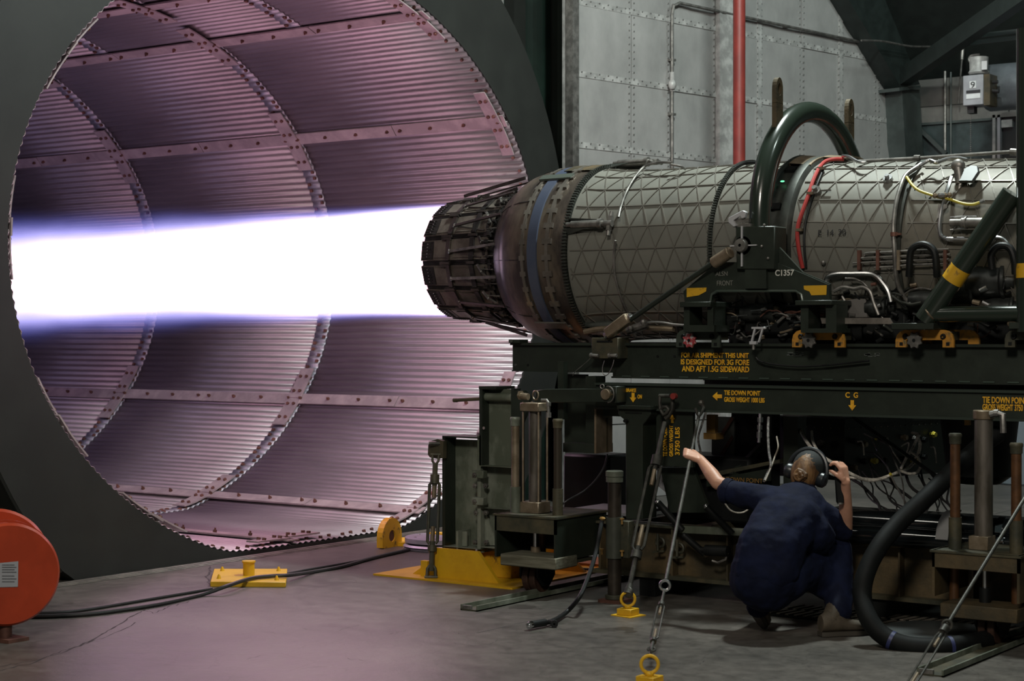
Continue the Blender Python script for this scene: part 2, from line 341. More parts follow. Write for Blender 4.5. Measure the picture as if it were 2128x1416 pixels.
m = MB(); m.cyl(PY(1964, 148, YS-.08), PY(1964, 336, YS-.08), .018, 8); m.obj('conduit', steel_dull, sw)
m = MB(); m.cyl(PY(1976, 150, YS-.08), PY(1976, 336, YS-.08), .012, 8); m.obj('conduit', colm, sw)
m = MB(); m.cyl(PY(2001, 96, YS-.3), PY(1999, 124, YS-.3), .022, 8); m.cyl(PY(1999, 124, YS-.3), PY(1991, 215, YS-.25), .010, 6); m.obj('drop_rod', steel_dull, sw)
dr = MB(); a = PY(2079, 246, YS-.05); bq = PY(2140, 246, YS-.05); dr.box((a.x, YS-.09, 0), (a.x+1.2, YS-.03, a.z)); d1 = dr.obj('door_1', mat('door_black', (.012, .015, .015), .5)); struct(d1)
for x0 in (2066, 2076): 
    q = PY(x0, 240, YS-.1); m = MB(); m.box((q.x, YS-.16, 0), (q.x+.035, YS-.08, q.z)); m.obj('door_jamb', lightgrey if x0 == 2076 else sheet_seam, d1)
q = PY(2062, 243, YS-.1); m = MB(); m.box((q.x, YS-.16, q.z-.02), (q.x+1.3, YS-.08, q.z+.04)); m.obj('door_head', sidem, d1)
q = PY(2082, 250, YS-.12); m = MB(); m.box((q.x, YS-.14, q.z-.09), (q.x+.13, YS-.09, q.z)); m.obj('door_closer', sheet_seam, d1)
m = MB()
m.add([(x_, y_, z_+t_) for t_ in (0, .1) for (y_, z_) in ((21, 4.65), (16.2, 9.0), (9, 9.3)) for x_ in (-11, 1)], [(0, 1, 3, 2), (2, 3, 5, 4), (6, 8, 9, 7), (8, 10, 11, 9), (0, 2, 8, 6), (2, 4, 10, 8), (1, 7, 9, 3), (3, 9, 11, 5), (0, 6, 7, 1), (4, 5, 11, 10)]); struct(m.obj('ceiling', roofm, smooth=False))
# ---- pipes on the leaf wall
t = thing('fire_main_pipe', 'red vertical pipe standing in front of the grey riveted wall', 'pipe', PD(1536, 340, 17.0)-V((0, 0, PD(1536, 340, 17.0).z)))
q = PD(1536, 340, 17.0); m = MB(); m.cyl((q.x, q.y, 0), (q.x, q.y, 6.6), .060, 20); m.obj('pipe', red_paint, t)
m = MB(); m.cyl((q.x, q.y, .0), (q.x, q.y, .02), .12, 16); m.cyl((q.x, q.y, 1.2), (q.x, q.y, 1.26), .072, 16); m.obj('flange', red_paint, t)
t = thing('electrical_conduit', 'thin grey conduit bending over from a vertical drop on the riveted wall', 'conduit', WP(1397, 300, .04))
pts = [WP(1397, 420, .05), WP(1397, 30, .05), WP(1400, 12, .05), WP(1412, 6, .05), WP(1600, 47, .05), WP(1800, 90, .05), WP(1875, 101, .05)]
m = MB(); m.tube(pts, .017, 8); m.obj('conduit_tube', steel_dull, t)
m = MB(); m.ball(WP(1397, 176, .07), .045, 10, (1, 1, 1.3)); m.cyl(WP(1397, 150, .05), WP(1397, 190, .05), .026, 10); m.obj('pull_box', sheet_seam, t)
for p in ((1396, 125), (1396, 238), (1500, 28), (1635, 56)):
    m = MB(); m.obox(WP(*p, .03), SD*.035, SN*.03, V((0, 0, .012))); m.obj('clamp', steel_dull, t)
t = thing('cable_strut', 'slender light conduit running from the wall across the dark rafter', 'conduit', WP(1790, 84, .4))
m = MB(); m.tube(smoothpath([WP(1790, 84, .4), WP(1835, 86, .4), WP(1890, 96, .4), WP(1938, 97, .4)]), .012, 6); m.obj('strut_tube', steel_dull, t)
# ---- heater duct and control box at the right edge
t = thing('heater_duct', 'fat grey horizontal duct high on the side wall', 'duct', PY(2090, 186, 19.2))
a = PY(2052, 184, 19.2); m = MB(); m.lathe([(0, .02), (0, .245), (.03, .262), (2.6, .262), (2.6, .02)], a, (1, 0, 0), 32); m.obj('duct_body', lightgrey if False else mat('duct_grey', (.21, .23, .25), .3, .5, noise=.15), t)
m = MB(); m.ring(a+V((.9, 0, 0)), (1, 0, 0), .263, .008, 32, 6); m.obj('duct_seam', steel_dull, t)
t = thing('control_box', 'light grey box marked with a nine, in front of the duct end', 'control box', PY(2026, 187, 18.7))
a = PY(2001, 220, 18.7); c = PY(2043, 154, 18.7)
m = MB(); m.box((a.x, 18.7, a.z), (c.x, 18.95, c.z)); bx = m.obj('enclosure', lightgrey, t, bev=.006)
m = MB(); m.box((c.x, 18.72, a.z-.01), (c.x+.07, 18.94, c.z)); m.obj('side_plate', rust_olive, t)
q = PY(2015, 184, 18.695); q2 = PY(2028, 168, 18.695); m = MB(); m.box((q.x, 18.693, q.z), (q2.x, 18.70, q2.z)); m.obj('number_plate', white_paper, bx)
text('9', PY(2017, 183, 18.691), PY(2026, 183, 18.691), bx, letter_k, h=(q2.z-q.z)*.85)
q = PY(2008, 204, 18.695); q2 = PY(2037, 186, 18.695); m = MB(); m.box((q.x, 18.693, q.z+.05), (q2.x, 18.70, q2.z)); m.obj('dark_label', letter_k, bx)
m = MB(); m.box((q.x, 18.693, q.z-.01), (q2.x, 18.70, q.z+.042)); m.obj('white_label', white_paper, bx)
a = PY(2034, 155, 18.85); m = MB(); m.lathe([(0, .02), (0, .10), (.02, .115), (.05, .10), (.19, .105), (.2, .02)], (a.x, a.y, a.z), (0, 0, 1), 20); m.obj('motor', sheet_seam, t)
q = PY(2045, 136, 18.72); m = MB(); m.box((q.x-.03, 18.725, q.z-.045), (q.x+.03, 18.74, q.z+.05)); m.obj('motor_label', white_paper, t)
m = MB(); m.tube(smoothpath([PY(2036, 113, 18.8), PY(2018, 116, 18.8), PY(2014, 126, 18.8), PY(2024, 140, 18.8), PY(2030, 154, 18.8)]), .012, 6); m.obj('flexible_conduit', steel_dull, t)
m = MB(); m.cyl(PY(2048, 172, 18.8), PY(2074, 170, 18.8), .02, 8); m.cyl(PY(2050, 188, 18.8), PY(2076, 190, 18.8), .022, 8); m.cyl(PY(2052, 160, 18.85), PY(2052, 205, 18.85), .06, 10); m.box((PY(2010, 236, 18.8).x, 18.8, PY(2010, 236, 18.8).z), (PY(2024, 222, 18.8).x, 18.9, PY(2010, 221, 18.8).z)); m.obj('linkage', rubber_dull, t)
m = MB(); 
for k in range(26): m.box((PY(2017, 240+4*k, 18.8).x-.006, 18.8, PY(2017, 240+4*k, 18.8).z-.008), (PY(2017, 240+4*k, 18.8).x+.006, 18.81, PY(2017, 240+4*k, 18.8).z))
m.obj('hanging_chain', steel_dull, t)

# ================================================================== EXHAUST TUBE
TX, YC, ZC, TA, TB = -9.49, 10.585, 2.335, 3.08, 2.425
def E(tt, dr=0.):
    y, z = TA*cos(tt), TB*sin(tt)
    zb_ = .045-ZC; k_ = .03                       # the mouth is flattened just above the floor
    z = zb_+.5*((z-zb_)+sqrt((z-zb_)**2+k_*k_))
    n = V((0, cos(tt)/TA, sin(tt)/TB)).normalized()
    return V((0, YC+y, ZC+z))+n*dr
NS = 4000; arc = [0.]
for i in range(NS):
    arc.append(arc[-1]+(E(2*pi*(i+1)/NS)-E(2*pi*i/NS)).length)
PER = arc[-1]; NC = 256
def t_at(s):
    s %= PER; lo, hi = 0, NS
    while hi-lo > 1:
        md = (lo+hi)//2
        if arc[md] <= s: lo = md
        else: hi = md
    return 2*pi*(lo+(s-arc[lo])/(arc[hi]-arc[lo]))/NS
def s_of(tt): k = (tt % (2*pi))/(2*pi)*NS; i = int(k); return arc[i]+(arc[min(i+1, NS)]-arc[i])*(k-i)
tube = thing('exhaust_tube', 'huge oval corrugated steel exhaust tube lit violet by the flame', 'exhaust tube', (TX, YC, 0))
strap_t = [R(a_) for a_ in (1, 34, 63.5, 80, 113, 146, 178, 211, 235, 264, 295.5, 327.5)]
NSEC = len(strap_t)
ringx = [TX-.004, -12.15, -14.74, -17.35, -20.0]
cor = lambda s: .0072*cos(2*pi*s/(PER/NC))
def sheet_strip(m, x0, x1, s0, s1, lift=0., amp=1., nx=1):
    n = max(2, int((s1-s0)/(PER/NC)*6)); vs = []; fs = []
    for i in range(n+1):
        s = s0+(s1-s0)*i/n; tt = t_at(s); p = E(tt, cor(s)*amp-lift)
        for j in range(nx+1): vs.append((x0+(x1-x0)*j/nx, p.y, p.z))
    for i in range(n):
        for j in range(nx): a = i*(nx+1)+j; fs.append((a, a+1, a+nx+2, a+nx+1))
    m.add(vs, fs)
for k in range(NSEC):
    s0 = s_of(strap_t[k]); s1 = s_of(strap_t[(k+1) % NSEC])
    if s1 <= s0: s1 += PER
    stag = 1.3 if k in (2,) else 0
    xs = list(ringx)
    if stag: xs = [xs[0], -11.0, -13.6, -16.2, xs[4]]
    for i in range(4):
        m = MB(); sheet_strip(m, xs[i]-.004, xs[i+1]+.004, s0+.02, s1-.02)
        o = m.obj('tube_panel', galv, tube, ang=80)
        so = o.modifiers.new('thickness', 'SOLIDIFY'); so.thickness = .004; so.offset = 0
    # lapped seam bands between rings, in this sector
    for i in (1, 2, 3):
        m = MB(); sheet_strip(m, xs[i]-.085, xs[i]+.085, s0+.02, s1-.02, lift=.007)
        o = m.obj('seam_band', seam_blue, tube, ang=80); so = o.modifiers.new('thickness', 'SOLIDIFY'); so.thickness = .008; so.offset = 0
    # bolts of the seam bands and of the front edge: too many and small to part
    m = MB(); ds = PER/NC; q = s0+.1; kk = 0
    while q < s1-.05:
        s = round(q/ds)*ds; 
        for i in (0, 1, 2, 3):
            for dx in ((-.05, .05) if i else (-.06,)):
                off = (ds if (dx > 0) == (kk % 2 == 0) else 0) if i else 0
                xx = xs[i]+dx+(-.03 if (i == 0 and kk % 2) else 0)
                p = E(t_at(s+off), cor(s+off)-.02); n_ = (V((0, YC, ZC))-p).normalized()
                sz = .011 if i == 0 else .015
                m.obox(V((xx, p.y, p.z)), V((sz, 0, 0)), n_*.012, n_.cross(V((1, 0, 0)))*sz)
        q += ds*(2 if True else 1); kk += 1
    m.obj('seam_bolts', rusty_bolt, tube, smooth=False, kind='stuff')
# straps along the tube
for k in range(NSEC):
    tt = strap_t[k]; s = s_of(tt)
    for i in range(4):
        nseg = 2
        for h in range(nseg):
            xa = ringx[i]+(ringx[i+1]-ringx[i])*h/nseg; xb = ringx[i]+(ringx[i+1]-ringx[i])*(h+1)/nseg
            m = MB(); vs = []
            for ds_ in (-.062, -.03, .03, .062):
                p = E(t_at(s+ds_), -.022); q = E(t_at(s+ds_), -.034-.004*(h % 2))
                vs += [(xa-.004, p.y, p.z), (xb+.004, p.y, p.z), (xb+.004, q.y, q.z), (xa-.004, q.y, q.z)]
            fs = [(0, 1, 2, 3), (12, 15, 14, 13)]
            for j in range(3):
                for e in range(4): fs.append((j*4+e, j*4+(e+1) % 4, j*4+4+(e+1) % 4, j*4+4+e))
            m.add(vs, fs); so = m.obj('axial_strap', galv_strap, tube, ang=30)
            mb = MB()
            nb = 4
            for j in range(nb):
                xx = xa+(xb-xa)*((.06, .36, .66, .94)[j])
                p = E(tt, -.045); n_ = (V((0, YC, ZC))-p).normalized(); p = V((xx, p.y, p.z))
                mb.cyl(p-n_*.01, p+n_*.010, .017, 6); mb.cyl(p+n_*.010, p+n_*.026, .008, 6)
            mb.obj('strap_bolts', rusty_bolt, so, smooth=False, kind='stuff')
# flat splice plates where straps cross seams
for k in range(NSEC):
    tt = strap_t[k]; s = s_of(tt)
    for i in range(4):
        xx = ringx[i]-(.11 if i == 0 else 0); wd = .065 if i == 0 else .085
        for sg, lift in ((-1, .036), (1, .044)):
            m = MB(); vs = []; nn_ = 5
            for j in range(nn_+1):
                s_ = s+(-.36 if sg < 0 else 0)+.36*j/nn_
                p = E(t_at(s_), -lift); q = E(t_at(s_), -lift-.012)
                vs += [(xx-wd, p.y, p.z), (xx+wd, p.y, p.z), (xx+wd, q.y, q.z), (xx-wd, q.y, q.z)]
            fs = [(0, 1, 2, 3), (nn_*4, nn_*4+3, nn_*4+2, nn_*4+1)]
            for j in range(nn_):
                for e in range(4): fs.append((j*4+e, j*4+(e+1) % 4, j*4+4+(e+1) % 4, j*4+4+e))
            m.add(vs, fs); po = m.obj('splice_plate', galv_strap, tube, ang=30)
            mb = MB()
            for (a_, c_) in ((.08, -.04), (.08, .04), (.26, -.04), (.26, .04)):
                p = E(t_at(s+sg*a_), -lift-.016); n_ = (V((0, YC, ZC))-p).normalized(); p = V((xx+c_*(wd/.085), p.y, p.z))
                mb.cyl(p-n_*.01, p+n_*.014, .017, 6)
            mb.obj('plate_bolts', rusty_bolt, po, smooth=False, kind='stuff')
m = MB(); vs = [V((-20.05, E(2*pi*i/60, .03).y, E(2*pi*i/60, .03).z)) for i in range(60)]; m.prism(vs, (-.05, 0, 0)); m.obj('end_baffle', mat('sooty_baffle', (.05, .045, .045), .7), tube)

# ---- dark face ring around the tube mouth
OA, OB = 3.55, 3.37
m = MB(); n = 128; Lr = []
def outer(i):
    tt = 2*pi*i/n; y, z = YC+OA*cos(tt), ZC+.01+OB*sin(tt)
    if z < .0: z = 0.
    return y, z
vs = []
for x in (TX, TX-.55):
    for i in range(n):
        p = E(2*pi*i/n, .010); y, z = outer(i); vs += [(x, p.y, max(p.z, .004)), (x, y, z)]
fs = []
for i in range(n):
    j = (i+1) % n; fs += [(2*i, 2*i+1, 2*j+1, 2*j), (2*n+2*i, 2*n+2*j, 2*n+2*j+1, 2*n+2*i+1), (2*i+1, 2*n+2*i+1, 2*n+2*j+1, 2*j+1), (2*i, 2*j, 2*n+2*j, 2*n+2*i)]
m.add(vs, fs); fr = thing('tube_face_ring', 'broad black painted steel ring framing the corrugated tube mouth', 'face ring', (TX, YC, 0))
m.obj('ring_plate', plate_dark, fr)
m = MB(); pts = [V((TX-.02, outer(i)[0], outer(i)[1]+.0)) for i in range(-20, 85)]; m.tube([p for p in pts if p.z > .06], .018, 6); m.obj('outer_rim', plate_dark, fr)
m = MB(); m.box((TX+.03, 7.75, 0), (TX+.07, 14.0, .016)); m.box((TX+.09, 7.75, 0), (TX+.12, 14.0, .014)); m.box((TX+.02, 7.75, 0), (TX+.13, 14.0, .006)); tag(m.obj('floor_curb', mat('curb_steel', (.13, .115, .10), .5, .2, noise=.25), bev=.004), 'low steel curb strip along the floor under the tube face ring', 'curb')

# ================================================================== FLAME
YE, ZE = 10.5, 2.26
fl = thing('afterburner_flame', 'blinding white exhaust flame with violet edges from the nozzle', 'flame', (-8.0, YE, ZE))
fmat = bpy.data.materials.new('flame_core'); fmat.use_nodes = True; N = fmat.node_tree.nodes; L = fmat.node_tree.links; N.clear()
e = N.new('ShaderNodeEmission'); e.inputs[0].default_value = (1.0, .56, .70, 1); o_ = N.new('ShaderNodeOutputMaterial'); L.new(e.outputs[0], o_.inputs[0])
tcf = N.new('ShaderNodeTexCoord'); spf = N.new('ShaderNodeSeparateXYZ'); L.new(tcf.outputs['Object'], spf.inputs[0])
mrf = N.new('ShaderNodeMapRange'); L.new(spf.outputs['X'], mrf.inputs[0]); mrf.inputs[1].default_value = -7.0; mrf.inputs[2].default_value = -.5; mrf.inputs[3].default_value = 1.5; mrf.inputs[4].default_value = 7.5
L.new(mrf.outputs[0], e.inputs[1])
m = MB(); m.lathe([(0, .02), (0, .33), (-1.5, .33), (-3.5, .29), (-5.5, .20), (-7, .08), (-7.5, .01)], (-7.95, YE, ZE), (1, 0, 0), 32); m.obj('flame_core', fmat, fl)
vm = bpy.data.materials.new('flame_glow'); vm.use_nodes = True; N = vm.node_tree.nodes; L = vm.node_tree.links; N.clear()
out = N.new('ShaderNodeOutputMaterial'); em = N.new('ShaderNodeEmission'); L.new(em.outputs[0], out.inputs['Volume'])
tc = N.new('ShaderNodeTexCoord'); sp = N.new('ShaderNodeSeparateXYZ'); L.new(tc.outputs['Object'], sp.inputs[0])
def M_(op, a, b_=None, c=None):
    q = N.new('ShaderNodeMath'); q.operation = op
    for k, x in enumerate((a, b_, c)):
        if x is None: continue
        if isinstance(x, (int, float)): q.inputs[k].default_value = x
        else: L.new(x, q.inputs[k])
    return q.outputs[0]
dist = M_('MULTIPLY', sp.outputs['X'], -1.0)                       # metres downstream of the nozzle
nz = N.new('ShaderNodeTexNoise'); nz.inputs['Scale'].default_value = 1.0; nz.inputs['Detail'].default_value = 4
mp = N.new('ShaderNodeMapping'); mp.inputs['Scale'].default_value = (.7, 3.2, 3.2); L.new(tc.outputs['Object'], mp.inputs[0]); L.new(mp.outputs[0], nz.inputs['Vector'])
zsag = M_('ADD', sp.outputs['Z'], M_('MULTIPLY', M_('POWER', dist, 1.3), .005))
rad = M_('SQRT', M_('ADD', M_('POWER', sp.outputs['Y'], 2.0), M_('POWER', zsag, 2.0)))
wob = M_('MULTIPLY', M_('SUBTRACT', nz.outputs['Fac'], .5), M_('MULTIPLY', dist, .055))
rad = M_('ADD', rad, wob)
wdt = M_('ADD', M_('MULTIPLY', dist, .078), .008)                  # edge softness
core_r = M_('ADD', .425, M_('MULTIPLY', dist, .026))
inner = N.new('ShaderNodeMapRange'); inner.interpolation_type = 'SMOOTHSTEP'; L.new(rad, inner.inputs[0]); L.new(M_('SUBTRACT', core_r, wdt), inner.inputs[1]); L.new(core_r, inner.inputs[2]); inner.inputs[3].default_value = 1; inner.inputs[4].default_value = 0
halo = N.new('ShaderNodeMapRange'); halo.interpolation_type = 'SMOOTHSTEP'; L.new(rad, halo.inputs[0]); L.new(M_('SUBTRACT', core_r, wdt), halo.inputs[1]); L.new(M_('ADD', core_r, M_('ADD', M_('MULTIPLY', wdt, .35), .015)), halo.inputs[2]); halo.inputs[3].default_value = 1; halo.inputs[4].default_value = 0
mixc = N.new('ShaderNodeMix'); mixc.data_type = 'RGBA'; mixc.inputs[6].default_value = (.24, .26, 1.0, 1); mixc.inputs[7].default_value = (1.0, .84, .96, 1); L.new(inner.outputs[0], mixc.inputs[0])
L.new(mixc.outputs[2], em.inputs[0])
fade = N.new('ShaderNodeMapRange'); L.new(dist, fade.inputs[0]); fade.inputs[1].default_value = 1.0; fade.inputs[2].default_value = 9.5; fade.inputs[3].default_value = 1; fade.inputs[4].default_value = .32
L.new(M_('MULTIPLY', M_('ADD', M_('MULTIPLY', inner.outputs[0], 3.0), M_('MULTIPLY', M_('POWER', halo.outputs[0], 1.7), 1.7)), fade.outputs[0]), em.inputs[1])
m = MB(); m.lathe([(0, .01), (0, .43), (-.5, .47), (-3, .66), (-6, .85), (-11.5, .95), (-11.5, .01)], (-8.0, YE, ZE), (1, 0, 0), 32); o = m.obj('flame_glow', vm, fl)
# ================================================================== JET ENGINE
EY, EZ = 10.5, 2.26
def dz(x): return -.045*max(0., x+5.3)
def EN(x, th, r): th = R(th); return V((x, EY-r*cos(th), EZ+dz(x)+r*sin(th)))
def SE(px, py, r=.6):                      # where a sight line first meets a cylinder of radius r about the engine axis
    d = ray(px, py); o = V((0, 0, CH)); t = 10.0
    z0 = EZ
    for _ in range(3):
        A = d.y**2+d.z**2; B = 2*(d.y*(-EY)+d.z*(CH-z0)); C = EY**2+(CH-z0)**2-r*r
        dd = B*B-4*A*C
        t = (-B-sqrt(dd))/(2*A) if dd > 0 else -B/(2*A)
        z0 = EZ+dz((o+d*t).x)
    return o+d*t
def SEs(pts, r=.6, k=5): return smoothpath([SE(p[0], p[1], p[2] if len(p) > 2 else r) for p in pts], k)
def rev(m, prof, n=96, a0=0, a1=360):
    full = a1-a0 >= 360; cnt = n if full else n+1; vs = []; fs = []
    for x, r in prof:
        for i in range(cnt): vs.append(EN(x, a0+(a1-a0)*i/n, r))
    for j in range(len(prof)-1):
        for i in range(n):
            k = (i+1) % cnt if full else i+1
            fs.append((j*cnt+i, j*cnt+k, (j+1)*cnt+k, (j+1)*cnt+i))
    return m.add(vs, fs)
def crad(x):                               # casing radius
    P = [(-6.64, .612), (-6.5, .592), (-6.3, .583), (-6.17, .58), (-5.56, .583), (-2.5, .578)]
    for (a, ra), (b_, rb) in zip(P, P[1:]):
        if a <= x <= b_: return ra+(rb-ra)*(x-a)/(b_-a)
    return P[0][1] if x < P[0][0] else P[-1][1]
eng = thing('jet_engine', 'afterburning jet engine with ribbed grey casing and dark petal nozzle', 'jet engine', (-5.2, EY, EZ))
def casing_part(name, x0, x1, m_):
    m = MB(); n = 8; xs = [x0+(x1-x0)*i/n for i in range(n+1)]
    rev(m, [(x0, .3)]+[(x, crad(x)) for x in xs]+[(x1, .3)]); return m.obj(name, m_, eng, ang=40)
c1 = casing_part('afterburner_casing', -6.64, -5.56, casing)
c2 = casing_part('turbine_casing', -5.54, -5.17, casing)
c3 = casing_part('fan_casing', -4.98, -4.29, casing)
c4 = casing_part('forward_casing', -4.25, -2.5, casing_fwd)
# raised triangular stiffening ribs
def ribs(parent, x0, x1, side=.142, step=15., t0=1., wd=.0036, h=.0075):
    m = MB(); na = int(360/step)
    for k in range(na):
        th = t0+k*step; n = max(1, int((x1-x0)/.1)+1)
        for j in range(n):
            xa, xb = x0+(x1-x0)*j/n, x0+(x1-x0)*(j+1)/n
            m.obox((EN(xa, th, crad(xa)+h/2)+EN(xb, th, crad(xb)+h/2))/2, (EN(xb, th, crad(xb))-EN(xa, th, crad(xa)))/2,
                   (EN(xa, th+90, 1)-EN(xa, th+90, 0))*wd, (EN(xa, th, 1)-EN(xa, th, 0))*h/2)
    nx = int((x1-x0)/side)+3; xs0 = math.floor(x0/side)*side
    for k in range(na):
        for i in range(-1, nx):
            off = side/2 if k % 2 else 0
            for sg in (-1, 1):
                xa = xs0+i*side+off; xb = xa+sg*side/2; ta, tb = t0+k*step, t0+(k+1)*step
                lo, hi = 0., 1.
                if max(xa, xb) <= x0 or min(xa, xb) >= x1: continue
                for (lim, gt) in ((x0, False), (x1, True)):
                    if (xa > lim) != (xb > lim):
                        f = (lim-xa)/(xb-xa)
                        outside_b = (xb > lim) == gt
                        if outside_b: hi = min(hi, f)
                        else: lo = max(lo, f)
                n = 3
                for j in range(n):
                    f0, f1 = lo+(hi-lo)*j/n, lo+(hi-lo)*(j+1)/n
                    p = EN(xa+(xb-xa)*f0, ta+(tb-ta)*f0, crad(xa+(xb-xa)*f0)+h/2-.001); q = EN(xa+(xb-xa)*f1, ta+(tb-ta)*f1, crad(xa+(xb-xa)*f1)+h/2-.001)
                    rad_ = EN(xa, (ta+tb)/2, 1)-EN(xa, (ta+tb)/2, 0); d = (q-p); sd = d.cross(rad_).normalized()
                    m.obox((p+q)/2, d*.52, sd*wd*.85, rad_*h*.45)
    m.obj('stiffening_ribs', rib_m, parent, smooth=False, kind='stuff')
ribs(c1, -6.62, -5.58); ribs(c2, -5.53, -5.19); ribs(c3, -4.97, -4.31); ribs(c4, -4.22, -2.6)
# bolted flanges
def flange(name, x, wd, r0, r1, m_, nb=0, br=.008):
    m = MB(); rev(m, [(x-wd/2, r0), (x-wd/2, r1), (x+wd/2, r1), (x+wd/2, r0)]); o = m.obj(name, m_, eng, ang=30)
    if nb:
        m = MB()
        for i in range(nb):
            th = 360*i/nb; p = EN(x, th, r1+.004); rad_ = EN(x, th, 1)-EN(x, th, 0)
            m.obox(p, (wd*.9, 0, 0), rad_*.008, (EN(x, th+90, 1)-EN(x, th+90, 0))*br)
        m.obj('flange_bolts', rib_dark, o, smooth=False, kind='stuff')
    return o
flange('bolted_flange', -5.55, .016, .57, .597, rib_dark, 210, .0045)
flange('bolted_flange', -6.655, .02, .58, .630, rib_dark, 180, .005)
flange('bolted_flange', -4.27, .04, .56, .600, rib_dark)
m = MB(); rev(m, [(-5.185, .57), (-5.185, .615), (-5.165, .625), (-5.15, .615), (-5.14, .592), (-5.07, .592), (-5.06, .612), (-5.03, .618), (-5.0, .612), (-4.985, .595), (-4.975, .57)]); sr = m.obj('support_ring', rib_dark, eng, ang=25)
for th in (25, 57, -30, 100, 130):
    m = MB(); a = EN(-5.105, th, .605); rad_ = EN(0, th, 1)-EN(0, th, 0); tg = EN(0, th+90, 1)-EN(0, th+90, 0)
    m.obox(a, (.036, 0, 0), rad_*.010, tg*.022); m.obj('ring_bracket', rubber, sr)
m = MB(); q = SE(1626, 377, .618); m.ball(q, .010, 8, (1.6, 1, .6)); m.obj('indicator', light_ind, sr)
# rusty heat shields on top between rings
for xa, xb, a0, a1 in ((-5.14, -4.99, 62, 100), (-4.96, -4.80, 74, 108), (-6.9, -6.66, 66, 110)):
    m = MB(); rev(m, [(xa, .60 if xa > -6 else .634), (xa, .622 if xa > -6 else .646), (xb, .612 if xa > -6 else .642), (xb, .60)], 12, a0, a1); m.obj('heat_shield', brown_steel if xa > -6 else rust_olive, eng)
# ---- shroud with blue band and keyed plates
m = MB(); rev(m, [(-7.0, .40), (-7.30, .43), (-7.345, .475), (-7.35, .492), (-7.335, .512), (-7.29, .535), (-7.255, .552), (-7.24, .572), (-7.19, .596), (-7.12, .614), (-7.04, .624), (-6.93, .631), (-6.80, .632), (-6.70, .630), (-6.665, .622), (-6.655, .59)]); sh = m.obj('nozzle_shroud', shroud, eng, ang=50)
m = MB(); rev(m, [(-6.962, .628), (-6.958, .640), (-6.882, .641), (-6.878, .628)]); m.obj('blue_band', blueband, eng)
for k in range(9):
    th = -4+k*40; m = MB(); rad_ = EN(0, th, 1)-EN(0, th, 0); tg = EN(0, th+90, 1)-EN(0, th+90, 0)
    prev = None
    for x, r in ((-7.33, .518), (-7.24, .575), (-7.12, .617), (-6.99, .629)):
        p = EN(x, th, r)
        if prev: m.bar(prev, p, .006, .004, rad_)
        prev = p
    m.obj('shroud_seam', flap_dark, eng)
def keyplates(x, w_key, w_neck, r, big):
    for k in range(36):
        th = 7+k*10
        m = MB()
        prof = [(-5, w_neck), (-2.2-big, w_neck), (-2.2-big, w_key), (2.2+big, w_key), (2.2+big, w_neck), (5, w_neck)]
        up = [(x-w_, t_) for t_, w_ in prof]; dn = [(x+w_, t_) for t_, w_ in reversed(prof)]
        # three stacked curved boxes: neck, key, neck
        for (ta, tb, wd) in ((-5.0, -2.2-big, w_neck), (-2.2-big, 2.2+big, w_key), (2.2+big, 5.0, w_neck)):
            vs = []
            for t_ in (ta, (ta+tb)/2, tb):
                for (xx, rr) in ((x-wd, r), (x+wd, r), (x+wd, r+.014), (x-wd, r+.014)): vs.append(EN(xx, th+t_, rr))
            fs = [(0, 1, 2, 3), (8, 11, 10, 9)]
            for j in (0, 1):
                for e in range(4): fs.append((j*4+e, j*4+(e+1) % 4, j*4+4+(e+1) % 4, j*4+4+e))
            m.add(vs, fs)
        m.obj('keyed_plate', keyplate, eng, ang=30)
keyplates(-7.005, .023, .011, .624, -.7)
keyplates(-6.795, .038, .013, .631, -.5)
for th in (57, -50, 164, -157):
    m = MB(); vs = []
    for t_ in (-2.6, 0, 2.6):
        for (xx, rr) in ((-7.035, .636), (-6.77, .642), (-6.77, .655), (-7.035, .652)): vs.append(EN(xx, th+t_, rr))
    fs = [(0, 1, 2, 3), (8, 11, 10, 9)]
    for j in (0, 1):
        for e in range(4): fs.append((j*4+e, j*4+(e+1) % 4, j*4+4+(e+1) % 4, j*4+4+e))
    m.add(vs, fs); m.obj('bridging_plate', keyplate if th < 0 else mat('plate_green', (.12, .14, .12), .4, .5), eng)
